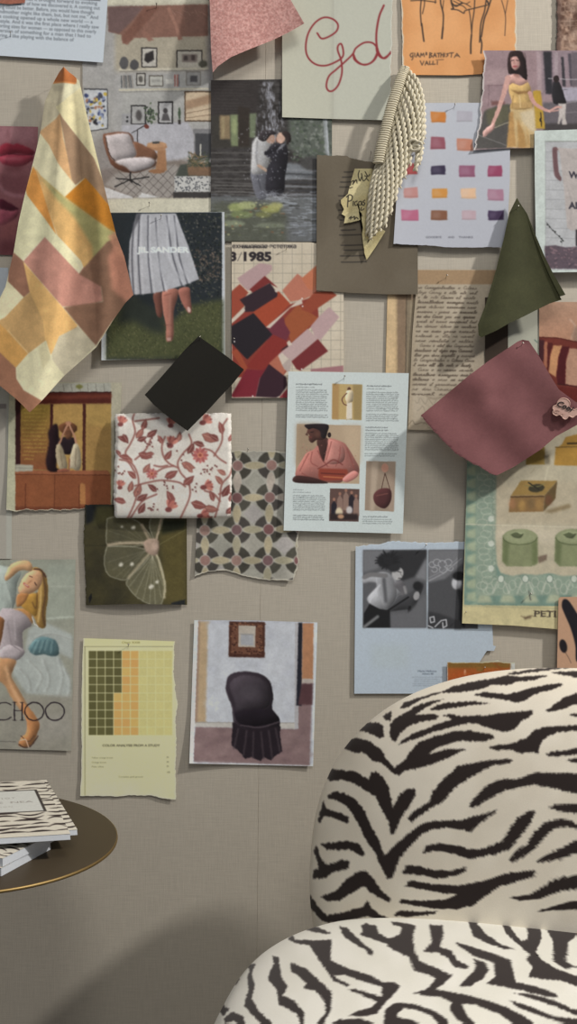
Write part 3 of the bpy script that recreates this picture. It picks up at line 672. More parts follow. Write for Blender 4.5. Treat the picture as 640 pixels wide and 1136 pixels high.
# ================================================================ framed T-shirt poster (right)
def p_shirt(c):
    z=Z(540,140,6.4)
    c.a[:]=C(190,198,190)
    c.rect(605,156.5,690,299.5,C(172,172,172))
    for i in range(12): c.line([(605,168.2+i*10.6),(690,168.2+i*10.9)],C(128,128,130),.6,a=.7)
    c.line([(605,156.8),(690,156.8)],C(130,132,126),1.0); c.line([(605,156.8),(605,300)],C(150,154,150),.7)
    c.poly(z((410,850),(480,845),(560,860),(700,850),(700,1015),(415,1010)),C(88,74,82),soft=.3)
    for _ in range(150): c.ell(c.rng.uniform(605,670),c.rng.uniform(274,298),c.rng.uniform(.6,2),.6,[C(124,92,100),C(60,52,62),C(150,118,122),C(78,66,74)][c.rng.integers(4)],rot=c.rng.uniform(-30,30),soft=.2,a=.8)
    c.line(z((425,685),(470,745),(520,790),(540,815)),C(54,54,54),.6)
    for p in z((430,700),(445,715),(470,740),(485,750),(515,780),(530,800),(540,812),(528,820)): c.ell(p[0],p[1],1.2,.8,C(48,50,48),rot=40)
    c.line(z((535,820),(530,855)),C(120,120,120),.5)
    # arm and T-shirt
    c.poly(z((465,160),(490,148),(505,165),(500,185),(510,320),(530,370),(520,390),(480,345),(470,250)),C(104,74,76),smooth=True,soft=.4); c.line(z((480,155),(515,170)),C(120,84,84),1.2)
    c.poly(z((500,150),(600,160),(700,150),(700,735),(640,735),(600,742),(572,725),(560,600),(548,440),(530,300),(518,200)),C(174,164,158),soft=.4)
    c.line(z((560,170),(600,220),(700,250)),C(146,136,132),1.0,soft=.5,a=.6,smooth=True); c.line(z((570,420),(600,550),(590,700)),C(150,142,138),1.2,soft=.6,a=.6,smooth=True)
    c.poly(z((630,735),(700,725),(700,860),(632,850)),C(50,44,48),soft=.4)
    c.text('WE',631.0,197.6,10.5,C(48,46,56),bold=.035); c.text('ALL',631.0,231.6,10.5,C(48,46,56),bold=.035)
    c.grain(.04,1)
sheet('white_bordered_poster','white bordered poster of a printed grey T-shirt at the right edge','picture',dict(t=[(592.8,145),(690,142)],r=[(690,142),(690,301)],b=[(595,302.5),(690,300)],l=[(592.8,145),(593.2,200),(595,302.5)]),17.0,p_shirt,C(190,198,190),seed=14,warp=.25)
# ================================================================ watercolour swatches
def p_swatch(c):
    z=Z(430,100,4.267)
    c.a[:]=c.grad((470,114),(540,274),C(182,184,190),C(172,173,180))
    sw=[((205,103),(275,152),C(196,118,50)),((328,97),(400,150),C(168,164,172)),((205,222),(273,278),C(142,78,90)),((328,232),(402,286),C(186,122,98)),
        ((85,345),(140,398),C(182,80,80)),((205,357),(274,400),C(50,42,66)),((338,358),(412,408),C(140,84,108)),((474,358),(542,408),C(146,62,92)),
        ((76,462),(142,508),C(184,130,124)),((210,466),(282,510),C(200,136,62)),((347,464),(417,513),C(216,176,140)),((473,470),(548,522),C(162,116,134)),
        ((66,568),(144,618),C(176,96,122)),((206,570),(283,615),C(126,82,60)),((352,568),(418,614),C(180,154,160)),((475,572),(549,615),C(58,40,70))]
    for a,b,col in sw:
        (x0,y0),(x1,y1)=z(a,b); r=c.rng
        pts=[(x0+r.normal(0,.4),y0+r.normal(0,.5)),((x0+x1)/2,y0+r.normal(0,.4)),(x1+r.normal(0,.5),y0+r.normal(0,.4)),(x1+r.normal(.2,.3),(y0+y1)/2),(x1+r.normal(0,.5),y1+r.normal(0,.4)),((x0+x1)/2,y1+r.normal(0,.4)),(x0+r.normal(0,.5),y1+r.normal(0,.4)),(x0-.3,(y0+y1)/2)]
        c.poly(pts,col,smooth=False,soft=.25)
        hi=col*.72+C(200,198,204)*.28
        c.poly([(x0+1.5,y0+1.5),(x0+(x1-x0)*r.uniform(.4,.7),y0+1.2),(x0+(x1-x0)*r.uniform(.3,.8),y1-2),(x0+1.2,y1-2)],hi,soft=1.2,a=.55)
        c.line([(x0,y1-.8),(x1,y1-.8)],col*.8,1.0,a=.6,soft=.4)
    c.text('GOODBYE',472.2,264.2,3.0,C(84,84,92),bold=.02,width=17.5,a=.9); c.text('AND',497.0,264.2,3.0,C(84,84,92),bold=.02,width=7.0,a=.9); c.text('THANKS',508.6,264.2,3.0,C(84,84,92),bold=.02,width=16,a=.9)
    c.grain(.015,1)
sheet('colour_swatch_sheet','white sheet of painted watercolour swatches in rows','paper',dict(t=[(466,114.2),(534,114)],r=[(534,114),(566,114),(565.5,200),(562,274.5)],b=[(436.5,270.5),(495,274),(562,274.5)],l=[(466,114.2),(441,200),(436.5,270.5)]),11.0,p_swatch,C(178,180,187),seed=15,torn={'b':(.2,.3)},curl=(0,0,0,2))
# ================================================================ taupe sheet
def p_taupe(c):
    c.a[:]=c.nfield(C(96,86,70),C(104,94,78),40,2)
    z=Z(340,160,4.923)
    for i,y in enumerate((150,178,205,232,280,305,330,358,385,412,467,494,550,577,608,642)):
        L=(205,195,185,182,175,178,182,175,180,182,188,180,188,205,185,190)[i]; Rr=(262,255,250,248,240,250,240,250,240,250,268,300,308,312,318,325)[i]
        c.line(z((L,y+2),((L+Rr)/2,y+2),(Rr,y-1)),C(38,34,32),1.1,a=.9,smooth=True)
    c.grain(.03,1)
sheet('taupe_card','taupe card with a column of short black ink dashes','paper',dict(t=[(351.5,172),(384,173),(390,176),(409,179),(440,180),(463,182)],r=[(463,182),(463.5,326.5)],b=[(351,322),(390,325),(430,326.5),(463.5,326.5)],l=[(351.5,172),(351,322)]),8.0,p_taupe,C(100,90,74),seed=16,torn={'t':(.25,.2)},curl=(0,0,1,1),gain=1.0)
# torn cream scrap with handwriting
def p_pic(c):
    z=Z(340,160,4.923); K=C(52,46,38)
    c.a[:]=c.nfield(C(186,170,120),C(202,188,140),14,2)
    def s(*p,w=1.1): c.line(z(*p),K,w,.95,smooth=True)
    s((288,145),(282,170),(292,200),(300,180)); s((300,160),(310,200),(330,180),(318,172)); s((320,150),(335,175),(345,165)); s((330,190),(340,200))
    s((240,225),(245,205),(258,200),(252,220),(270,195),(276,212)); s((235,240),(250,235)) 
    s((228,280),(226,310),(224,342),w=1.4); s((218,288),(235,276),(250,285),(245,305),(228,312),w=1.3); s((256,312),(254,335),w=1.2); s((276,310),(264,318),(266,335),(278,330)); s((298,312),(286,315),(286,332),(298,330),(300,314),(304,332)); s((318,305),(308,315),(318,322),(312,334),(304,330),w=1.2)
    s((300,345),(296,358),(304,360),(314,352)); s((296,385),(304,392)); s((232,405),(245,395),(240,410)); s((250,402),(262,395),(262,410),(272,400),(282,408))
    s((330,500),(345,490),(342,510)); s((350,495),(365,480),(375,490),(368,500)); s((380,478),(395,470)); s((335,535),(345,515))
    c.grain(.05,1)
sheet('torn_note','torn cream paper shard with handwriting on the taupe card','paper',dict(t=[(393.5,187.0),(398,187),(412,187),(420,190)],r=[(420,190),(421,225),(422,253),(427.5,256.5)],b=[(381.5,247.8),(390,246.5),(403,243),(405.5,266),(406.6,288.5),(416,275),(427.5,256.5)],l=[(393.5,187),(389,202),(386.8,211),(386,215),(378,222),(378.5,226),(381.5,232),(379,237.5),(383,240),(381.5,247.8)]),12.5,p_pic,C(196,180,130),seed=17,step=.5,curl=(0,0,2,0))
# ================================================================ skirt / hand page
def p_skirt(c):
    c.form=.27
    z=Z(105,225,4.129)
    c.a[:]=C(186,190,192)
    c.rect(112,236.2,118,400,C(192,197,200))
    c.rect(118,235.5,246.2,399,C(40,46,50))
    n=vnoise(c.h,c.w,3,c.rng,3)[...,None]
    for _ in range(700):
        x,y=c.rng.uniform(190,246),c.rng.uniform(237,330); c.ell(x,y,c.rng.uniform(.5,1.7),c.rng.uniform(.3,1.0),[C(36,42,38),C(70,72,62),C(52,58,50),C(96,92,84),C(26,30,32)][c.rng.integers(5)],rot=c.rng.uniform(0,180),a=.8)
    for _ in range(120):
        x,y=c.rng.uniform(216,246),c.rng.uniform(276,312); c.ell(x,y,1.5,.7,[C(124,104,88),C(92,78,68),C(60,54,48)][c.rng.integers(3)],rot=c.rng.uniform(0,180),a=.7)
    c.poly(z((180,430),(300,500),(330,560),(440,470),(590,440),(590,715),(50,715),(60,560),(110,480)),C(74,78,46),soft=3)
    for _ in range(1500):
        x,y=c.rng.uniform(118,246),c.rng.uniform(334,399); 
        if y<370-(abs(x-180))*.35 and x<196: continue
        c.line([(x,y),(x+c.rng.normal(0,1.1),y-c.rng.uniform(.6,2))],[C(98,98,56),C(60,64,38),C(126,120,76),C(44,50,32),C(82,84,46)][c.rng.integers(5)],.55,a=.75)
    c.poly(z((130,430),(280,420),(330,600),(260,590),(180,540),(100,560)),C(34,40,42),soft=4,a=.75)
    # hand
    c.poly(z((268,420),(300,400),(310,480),(305,525),(285,515),(275,470)),C(112,66,54),smooth=True,soft=.4)
    c.poly(z((312,400),(378,395),(380,430),(362,500),(362,600),(352,632),(328,630),(326,560),(312,490)),C(160,98,80),smooth=True,soft=.4)
    c.line(z((318,425),(350,415)),C(118,64,52),1.0,soft=.4,a=.7); c.line(z((318,560),(358,560)),C(120,66,54),.9,soft=.4,a=.7); c.line(z((345,430),(342,610)),C(182,122,102),2.0,soft=1,a=.7)
    c.poly(z((330,618),(350,616),(350,632),(332,632)),C(190,140,124),soft=.3)
    c.poly(z((385,395),(432,388),(438,430),(444,495),(432,506),(412,480),(392,440)),C(156,92,76),smooth=True,soft=.4); c.ell(209.5,343.5,1.8,3.2,C(206,164,150),rot=-15,soft=.2)
    # skirt
    c.poly(z((192,50),(372,48),(395,110),(430,200),(478,350),(400,380),(300,408),(230,418),(172,420),(155,300),(160,180)),C(172,172,176),soft=.3)
    for i,(a,b) in enumerate((((205,60),(210,418)),((245,60),(262,412)),((280,70),(318,404)),((330,60),(400,380)),((365,60),(425,368)),((180,90),(178,418)))):
        c.line(z(a,((a[0]+b[0])/2-8,240),b),C(84,84,92),1.7,soft=.4,smooth=True,a=.9); c.line(z((a[0]+8,a[1]),(a[0]+8,240),(b[0]+12,b[1])),C(196,196,200),2.2,soft=.8,smooth=True,a=.6)
    c.poly(z((190,45),(215,45),(200,85),(178,130)),C(60,60,66),soft=.6,a=.7)
    c.text('JIL SANDER',153.2,280.0,8.4,C(212,220,220),bold=.055,width=57)
    c.grain(.04,.9)
sheet('fashion_magazine_page','magazine page of a pleated white skirt over a hand on grass, lettered JIL SANDER','picture',dict(t=[(113,236),(249,235.2)],r=[(249,235.2),(249.8,397)],b=[(112.5,399.6),(249.8,397.5)],l=[(113,236),(112.5,399.6)]),7.5,p_skirt,C(186,190,192),material='glossy',seed=21,tone=(.8,.96),warp=.15,curl=(0,1,0,1.5))
# ================================================================ 1985 poster
def p_1985(c):
    z=Z(245,260,4.414)
    c.a[:]=c.nfield(C(196,182,158),C(206,192,168),20,2)
    for i in range(13): c.line([(256+i*10.7+4,270),(256+i*10.7+4,445)],C(140,132,116),.55,a=.75)
    for i in range(17): c.line([(256,282+i*10.6),(382,282+i*10.6)],C(140,132,116),.55,a=.75)
    P=[((80,215),(190,140),(250,150),(250,175),(145,275),(130,275),(95,240),C(178,146,144)),
       ((45,285),(92,243),(135,285),(110,320),(115,352),(50,418),C(156,68,48)),
       ((140,270),(215,203),(280,262),(235,240),(160,290),C(124,44,42)),
       ((300,275),(375,192),(405,215),(470,160),(470,290),(400,320),(340,330),C(186,112,88)),
       ((395,215),(470,150),(470,235),(450,275),(425,265),C(192,110,76)),
       ((155,385),(230,325),(280,275),(340,340),(225,455),C(166,68,42)),
       ((50,440),(130,370),(160,395),(110,430),C(140,54,44)),
       ((315,410),(375,345),(400,360),(480,410),(345,530),(310,430),C(158,80,46)),
       ((400,345),(462,280),(545,280),(568,298),(440,385),(395,370),C(150,66,44)),
       ((440,450),(478,405),(530,355),(580,405),(485,520),(460,500),C(184,152,150)),
       ((225,462),(305,402),(315,440),(340,480),(300,570),(230,540),C(112,46,58)),
       ((120,650),(255,490),(320,520),(330,545),(235,640),(210,665),C(136,44,38)),
       ((280,590),(425,462),(475,512),(345,622),(335,680),C(186,156,152)),
       ((345,622),(475,512),(525,572),(390,668),(370,660),C(118,42,44)),
       ((50,575),(80,560),(130,650),(120,680),C(160,72,46)),
       ((235,632),(280,590),(330,640),(305,690),(270,665),C(176,100,76)),
       ((190,705),(235,635),(320,700),(325,740),(290,790),(270,800),(170,795),C(54,30,40)),
       ((50,790),(125,660),(205,665),(225,650),(190,705),(170,795),(60,798),C(124,34,46)),
       ((285,800),(325,755),(330,805),C(134,42,50)),
       ((440,660),(600,642),(600,675),(440,672),C(160,110,112)),
       ((300,560),(330,540),(330,550),(290,575),C(60,34,40)),
       ((92,320),(240,238),(278,290),(275,305),(160,378),(115,380),(118,352),C(50,34,42)),
       ((50,450),(160,385),(252,490),(130,612),(120,605),(50,530),C(36,30,36))]
    c.poly(z((50,440),(200,300),(330,345),(470,300),(480,420),(340,540),(345,640),(300,700),(60,700)),C(138,54,42),soft=.3)
    for q in P: c.poly(z(*q[:-1]),q[-1],soft=.12)
    W=C(204,188,170)
    for q in (((220,455),(370,330),(395,315),(400,340),(340,360),(240,460)),((50,420),(110,362),(120,372),(60,430)),((262,275),(285,262),(290,275),(270,285)),((322,530),(335,518),(350,540),(330,548)),((280,595),(300,580),(345,622),(340,680),(300,640))): c.poly(z(*q),W,soft=.15)
    c.poly(z((300,640),(340,600),(345,640),(335,680),(310,660)),C(176,158,148),soft=.2)
    for p in z((66,525),(398,314),(400,352),(396,660),(156,792)): c.ell(p[0],p[1],.9,.9,C(222,214,208))
    [c.text('ехническая эстетика',257.2+dx,275.3,7.0,C(46,42,44),width=71) for dx in (0,.35)]
    c.text('3',254.6,289.2,13.6,C(44,38,42),bold=.045,width=7.6); c.text('1985',267.6,289.2,13.6,C(44,38,42),bold=.045,width=33.5); c.line([(263.5,289.5),(268,280)],C(60,54,56),.6)
    c.grain(.03,1)
sheet('geometric_poster','poster of overlapping red and orange squares headed 1985','picture',dict(t=[(257,268.5),(345,268.8),(350,270),(381,275)],r=[(381,275),(381.5,441)],b=[(257,441.5),(381.5,441)],l=[(257,268.5),(257,441.5)]),5.5,p_1985,C(200,186,162),seed=22,tone=(.9,.95))
# ================================================================ wooden batten page, letter, dark strip
def p_strip(c):
    c.rect(427,320,441,450,C(196,164,118)); c.poly([(430,322),(440,322),(437,450),(429,450)],C(204,172,126),soft=2)
    c.poly([(440,320),(450,320),(448,450),(441,450)],C(134,110,86),soft=1.5); c.poly([(450.5,320),(466,320),(466,450),(449,450)],C(132,116,92)); c.line([(451,326),(449.5,440)],C(70,58,48),.9,a=.8); c.line([(456,326),(455,440)],C(150,134,108),1.6,soft=.5)
    c.poly([(428,325),(460,325),(460,334),(440,330)],C(120,94,70),soft=2,a=.6); c.grain(.04,1.5)
sheet('photo_strip','narrow tan and brown photo strip beside the handwritten letter','picture',[(430,318),(466,318),(462,440),(427,440)],3.0,p_strip,C(140,116,88),seed=23,material='glossy')
def p_letter(c):
    z=Z(420,290,4.923)
    c.a[:]=c.nfield(C(160,146,124),C(172,158,136),30,2)
    c.rect(455,299,560,315.3,C(154,126,94),soft=.2); c.line([(455,299),(560,299.3)],C(182,170,148),.8)
    c.line([(462,316),(454,480)],C(150,132,106),5,a=.35,soft=1.5)
    K=C(84,72,60); y=140
    words=['in Comportantes a Ofgon','haya Loury a ella vita veil','a la vita Pensi et minuto','barcelladora enseyar, oriolo','para defensa cosecuan nuno','emmenus i prono un guernote','en dri. Roma por una quiere','questi et cinura sussesset lind','tus deciva dibera se muntera','no un guan panse oncontr','cufend, in illi, no noral','vono vonitatia d maller','Ramon a chel dus Cuperontes','dunaturno et dipar equi Ramonie','blac pou duru cuyodtti y oronoro','lo Comportantes a Ofgon Roma','l uson ell illu vebi a fondy','Romi a vi manur vonolo','bancelona enseyar, onolo','defensa a vono se coneto','vonoso il pensuorsa vin','na dri. Romar pon','anunel crusani']
    for i,t in enumerate(words):
        x=218-i*1.7+(28 if i in (12,17) else 0); wd=(335 if i<20 else 300)*c.rng.uniform(.93,1.0)-(28 if i in (12,17) else 0)
        (px,py),=z((x,y+i*26.4+8)); c.script(t,px,py,1.55,wd/4.923,K,w=.62 if c.rng.random()<.75 else .85,a=.95,rot=.8)
    for k in range(5):
        X=460+k*3; pts=[(X+j*3,444+k*9+3.5*math.sin(j*2.1+k)+j*.3) for j in range(9)]; c.line(pts,K,.5,.45,smooth=True)
    c.line(z((260,735),(300,750),(360,735),(400,700)),C(110,96,80),1.6,smooth=True,a=.5,soft=.5)
    c.line(z((160,895),(185,870),(200,890),(240,880),(280,895)),K,.7,smooth=True,a=.7)
    c.grain(.04,1.2)
sheet('handwritten_letter','aged tan letter covered in slanted brown handwriting','paper',dict(t=[(463.5,299),(556,299)],r=[(556,299),(556,480)],b=[(452.5,476.5),(500,478),(556,480)],l=[(463.5,299),(457.5,370),(452.5,476.5)]),5.5,p_letter,C(166,152,130),seed=24,step=.55,gain=1.0)
sheet('dark_card','dark brown card strip showing under the green cloth','paper',[(538,330),(563.5,330),(563.5,410),(538,410)],6.6,lambda c:c.grain(.04),C(58,46,36),seed=25)
sheet('blank_paper','pale grey paper between the green cloth and the striped sofa photo','paper',[(559,325),(598,325),(598,430),(559,430)],4.5,lambda c:(c.line([(593,377),(596,380)],C(60,90,84),.8),c.grain(.02)),C(166,164,146),seed=26)
# ================================================================ striped sofa photo at right
def p_sofa(c):
    z=Z(570,320,7.1)
    c.a[:]=c.grad((600,335),(600,375),C(182,140,112),C(188,134,102))
    c.line(z((440,240),(480,290),(480,320),(450,400)),C(204,170,146),1.2,smooth=True,soft=.5); c.ell(641,372,6,10,C(150,118,98),soft=2)
    c.poly(z((195,385),(340,390),(520,425),(520,880),(195,880)),C(118,48,38),soft=.3)
    c.line(z((195,385),(340,390),(520,425)),C(90,34,28),1.3)
    c.poly(z((190,400),(240,410),(235,580),(190,560)),C(72,32,36),soft=.6); c.poly(z((240,420),(265,420),(262,640),(235,600)),C(176,106,76),soft=.4)
    c.poly(z((265,425),(310,430),(285,520),(280,650),(262,640)),C(88,30,28),soft=.3)
    c.poly(z((310,450),(380,450),(350,540),(330,700),(275,660),(285,540)),C(206,142,92),soft=.4)
    c.poly(z((380,455),(440,460),(410,560),(405,760),(345,750),(335,690),(352,540)),C(84,24,28),soft=.3)
    c.poly(z((440,470),(520,480),(520,770),(405,755),(412,570)),C(184,136,108),soft=.4); c.line(z((345,752),(520,775)),C(70,26,26),1.4)
    c.poly(z((350,770),(520,790),(520,900),(350,900)),C(104,36,30),soft=.6)
    c.grain(.05,1.2)
sheet('sofa_photograph','photo of a red and cream striped cushion at the right edge','picture',[(598,335),(660,335),(660,446),(598,446)],6.0,p_sofa,C(180,130,100),material='glossy',seed=27,tone=(.85,.93))
# ================================================================ magazine article page
def p_article(c):
    c.form=.27
    z=Z(305,400,4.0); T=C(74,80,82)
    c.a[:]=c.grad((320,412),(450,592),C(190,197,193),C(182,190,186))
    r=1.1
    for (x0,x1,y,n,h,dark) in ((93,212,104,1,2.6,1),(93,180,117,1,2.2,0),(93,236,130,11,2.4,0),(92,236,240,2,2.2,1),(408,520,112,1,2.6,1),(408,490,124,1,2.2,0),(406,550,140,10,2.4,0),(404,550,238,4,2.4,0),(402,505,296,1,2.6,1),(402,505,308,1,2.4,1),(400,548,322,9,2.4,0),(398,540,412,2,2.2,0),(82,130,572,1,2.2,0),(80,160,583,1,2,0),(80,224,598,8,2.4,0),(80,222,686,3,2.3,1),(390,500,692,1,2.4,1),(388,520,703,3,2.2,0)):
        (a,b),(e,_)=z((x0,y),(x1,y)); c.block(a,b+1,e,n,2.25,h*.9,T if not dark else C(50,54,58),a=.9 if not dark else .95,rot=.6,w=.8)
    # small standing figure
    c.poly(z((255,103),(387,107),(383,264),(253,260)),C(176,150,98)); c.poly(z((255,103),(285,104),(282,262),(253,260)),C(162,128,80),soft=.5); c.poly(z((345,106),(387,107),(383,264),(350,262)),C(146,124,80),soft=.8); c.rect(384,428,389,464,C(170,146,104),soft=.6)
    c.ell(387.3,432,2,2.6,C(88,58,44),soft=.2); c.poly(z((318,135),(345,135),(345,180),(330,190),(342,258),(325,258),(316,262),(318,190),(312,170)),C(196,178,146),smooth=True,soft=.3); c.line(z((318,145),(298,170),(305,192),(318,198)),C(110,74,56),1.3,smooth=True)
    c.poly(z((320,190),(342,185),(342,258),(318,260)),C(204,194,176),soft=.4)
    # portrait
    c.poly(z((97,281),(381,288),(374,547),(90,541)),C(166,144,118)); c.poly(z((97,281),(200,283),(180,420),(95,470)),C(148,126,102),soft=3); c.poly(z((300,290),(381,290),(376,460),(320,400)),C(176,154,126),soft=3)
    sk=C(74,46,40)
    c.poly(z((188,350),(225,340),(245,370),(225,420),(215,455),(198,420),(190,390)),C(64,40,36),smooth=True,soft=.4)
    c.poly(z((150,300),(185,288),(222,300),(226,330),(212,352),(185,352),(165,365),(150,352),(152,330),(142,320)),sk,smooth=True,soft=.3)
    c.poly(z((135,284),(232,283),(232,320),(222,345),(205,338),(198,312),(170,300),(148,305)),C(34,26,28),smooth=True,soft=.4); c.ell(365.3,482.5,2,3,C(40,30,30))
    c.line(z((150,338),(162,341)),C(104,52,48),1.0); c.poly(z((142,318),(134,330),(148,334)),sk,soft=.15); c.ell(352,482,3,3.5,C(100,66,54),soft=1.2,a=.5); c.line(z((158,318),(170,316)),C(30,20,20),.7)
    R=C(154,98,88)
    c.poly(z((190,378),(170,395),(140,410),(120,440),(95,485),(95,515),(150,530),(200,538),(285,542),(310,525),(360,515),(374,480),(350,430),(320,380),(300,362),(245,345),(235,368),(222,430),(215,450),(200,420)),R,smooth=True,soft=.4)
    c.poly(z((235,350),(285,365),(310,400),(300,450),(240,460),(225,440),(240,390)),C(168,112,102),smooth=True,soft=1.2)
    for a in (((150,412),(130,450),(110,490)),((165,405),(160,450),(190,470)),((320,390),(338,440),(352,480)),((290,380),(285,430),(270,470)),((190,400),(210,440),(235,470)),((250,360),(240,400),(228,440)),((120,500),(160,520),(210,530))): c.line(z(*a),C(128,66,60),1.0,smooth=True,soft=.4,a=.8)
    for _ in range(70): c.ell(c.rng.uniform(332,395),c.rng.uniform(492,530),1.0,.5,[C(196,126,110),C(140,74,66)][c.rng.integers(2)],rot=c.rng.uniform(0,180),soft=.3,a=.4)
    c.poly(z((195,478),(320,482),(325,500),(300,530),(200,535),(192,510)),C(132,58,44),soft=.8); c.line(z((205,500),(310,505)),C(84,36,32),1.2,soft=.4); c.line(z((215,515),(300,520)),C(186,110,70),1.0,soft=.4)
    c.poly(z((90,512),(150,515),(205,530),(230,545),(90,541)),C(56,34,32),smooth=True,soft=.3); c.poly(z((300,525),(345,490),(370,500),(360,520),(320,540)),C(196,126,116),smooth=True,soft=.4)
    c.line(z((190,480),(225,462),(260,440),(300,462)),C(110,54,50),1.2,smooth=True,soft=.3)
    # group photo
    c.poly(z((244,567),(375,570),(371,715),(240,712)),C(88,66,60))
    for p in z((262,640),(288,615),(315,600),(340,610),(360,625)): c.poly([(p[0]-3,p[1]),(p[0],p[1]-5),(p[0]+3,p[1]),(p[0]+3.5,p[1]+16),(p[0]-3.5,p[1]+16)],[C(40,34,40),C(112,86,78),C(130,104,92),C(36,32,40),C(56,50,58)][c.rng.integers(5)],soft=.3); c.ell(p[0],p[1]-6,1.5,1.9,C(146,104,86),soft=.2)
    c.ell(376,569,4,6,C(196,180,150),soft=.5); c.ell(387.5,566,3.5,4.5,C(180,172,168),soft=.6); c.rect(366,570,397,577,C(44,34,34),soft=1); c.ell(378,573,3.5,2.5,C(170,130,100),soft=.6)
    # bag photo
    c.poly(z((405,446),(535,449),(527,670),(398,665)),C(142,124,106)); c.poly(z((430,447),(460,448),(440,666),(420,666)),C(164,146,126),soft=1); c.poly(z((500,448),(535,449),(527,670),(505,668)),C(150,130,112),soft=.7)
    c.ell(427,519,4,5,C(176,128,108),soft=.4); c.line(z((488,500),(470,580)),C(70,44,36),.8); c.line(z((488,500),(510,570)),C(70,44,36),.8); c.poly(z((440,590),(470,568),(512,572),(515,620),(490,655),(455,645),(438,620)),C(76,42,42),smooth=True,soft=.4); c.line(z((450,600),(500,590)),C(120,74,66),.9,soft=.3)
    c.line(z((256,102),(388,106)),C(160,160,150),.3)
    c.grain(.02,1)
sheet('magazine_article_page','white magazine article page with portrait in a pink blouse','paper',[(319.8,412),(453.5,414),(446.8,592),(314.6,588.5)],9.5,p_article,C(188,197,195),step=.5,seed=28,curl=(0,1,2,1))
# ================================================================ cabinet photo
def p_cabinet(c):
    c.form=.27
    z=Z(0,415,4.571)
    c.a[:]=C(170,164,134); c.rect(0,400,17,570,C(178,174,140)); c.rect(123,420,136,475,C(178,170,142)); c.rect(123,475,136,500,C(160,154,132))
    c.poly(z((78,90),(564,90),(564,690),(78,690)),C(150,112,60))
    c.rect(40,425,123,435,C(168,166,150));
    for i in range(6): c.line([(70+i*9,426),(71+i*9,434)],C(110,104,90),.8,a=.7)
    c.ell(88,429,4,2.5,C(120,118,56),soft=.5)
    c.poly(z((235,92),(564,90),(564,148),(78,152),(78,120)),C(86,34,26),soft=.3); c.line(z((200,120),(560,112)),C(122,54,36),4,soft=1,a=.7); c.line(z((240,93),(564,92)),C(50,22,20),1.0)
    c.poly(z((78,130),(105,150),(103,485),(78,485)),C(56,26,26)); c.poly(z((105,155),(255,155),(250,485),(103,480)),c.grad((20,450),(20,520),C(150,120,44),C(140,78,44)))
    c.poly(z((255,152),(270,152),(268,480),(250,480)),C(70,30,28)); c.poly(z((270,155),(420,155),(418,490),(268,490)),C(176,134,66),soft=.3); c.poly(z((420,150),(436,150),(434,490),(418,490)),C(74,32,26)); c.poly(z((436,155),(564,155),(562,495),(434,492)),C(172,134,66)); c.poly(z((436,260),(564,265),(564,495),(434,490)),C(156,114,58),soft=2,a=.6)
    for i in range(14):
        x0=118+c.rng.uniform(-8,6); (a,b),(e,_)=z((x0,175+i*19.5),(235-(60 if i>11 else 0),0)); c.tiny(a,b+1.5,e,2.6,C(196,162,60),a=.75,w=1.0,rot=.4)
    # sideboard
    c.poly(z((78,500),(150,488),(548,492),(560,510),(560,690),(78,690)),C(138,74,42)); c.poly(z((78,490),(545,488),(560,512),(78,508)),C(156,88,54),soft=.3); c.line(z((78,508),(560,512)),C(92,46,28),.8)
    c.line(z((278,512),(275,690)),C(92,44,28),.9); c.line(z((130,555),(128,690)),C(100,48,30),1.0); c.poly(z((400,560),(415,552),(432,560),(434,660),(402,660)),C(176,112,58),soft=.3); c.line(z((402,560),(402,690)),C(100,48,30),1.1); c.poly(z((145,512),(275,512),(275,690),(145,690)),C(148,82,46),soft=2,a=.6)
    c.rect(17,562,123,567,C(96,46,30),a=.6,soft=.8)
    c.poly(z((78,458),(168,462),(165,492),(78,495)),C(166,160,138),soft=.3); c.line(z((78,475),(168,478)),C(130,124,108),.6)
    # crouching woman
    c.poly(z((245,290),(290,255),(300,380),(285,470),(320,490),(250,492),(232,440),(248,350)),C(38,22,26),smooth=True,soft=.8)
    c.poly(z((296,275),(305,255),(345,242),(385,258),(390,282),(372,300),(345,318),(318,300)),C(108,64,38),smooth=True,soft=.4)
    c.poly(z((300,328),(345,318),(378,326),(388,362),(366,404),(318,404),(290,372)),C(40,28,32),smooth=True,soft=.4)
    c.poly(z((328,285),(345,275),(366,285),(364,318),(345,330),(330,318)),C(112,68,44),smooth=True,soft=.8); c.line(z((322,300),(332,262)),C(84,48,32),1.4,soft=.3); c.line(z((372,300),(362,262)),C(84,48,32),1.4,soft=.3)
    c.line(z((346,250),(318,310),(296,368)),C(180,124,92),2.1,smooth=True); c.line(z((348,250),(374,306),(388,360)),C(184,128,96),2.1,smooth=True); c.ell(75.8,469.5,3.2,2.2,C(178,120,88),soft=.3)
    c.poly(z((285,365),(310,360),(340,450),(330,490),(305,485),(285,430)),C(164,146,112),smooth=True,soft=.3); c.poly(z((375,355),(400,365),(412,440),(400,488),(370,480),(350,470),(360,400)),C(176,160,128),smooth=True,soft=.3); c.line(z((385,380),(382,470)),C(120,100,76),.8,soft=.3); c.line(z((305,385),(318,470)),C(120,100,76),.8,soft=.3)
    c.poly(z((290,488),(330,478),(350,492),(300,498)),C(150,84,60),smooth=True); c.line(z((352,430),(350,492)),C(150,90,66),1.4)
    c.grain(.05,1)
sheet('cabinet_photograph','torn photo of a crouching woman on a wooden sideboard','picture',dict(t=[(18,426),(60,424),(135,424.5)],r=[(135,424.5),(132,500),(123,566)],b=[(7,565.5),(17,567),(30,565),(60,566.5),(90,565),(123,566)],l=[(18,426),(10,430),(9,500),(7,565.5)]),4.0,p_cabinet,C(170,160,120),material='glossy',seed=29,tone=(.82,.9),torn={'b':(.45,.5)},border=(C(176,170,150),.8),curl=(0,0,0,3))
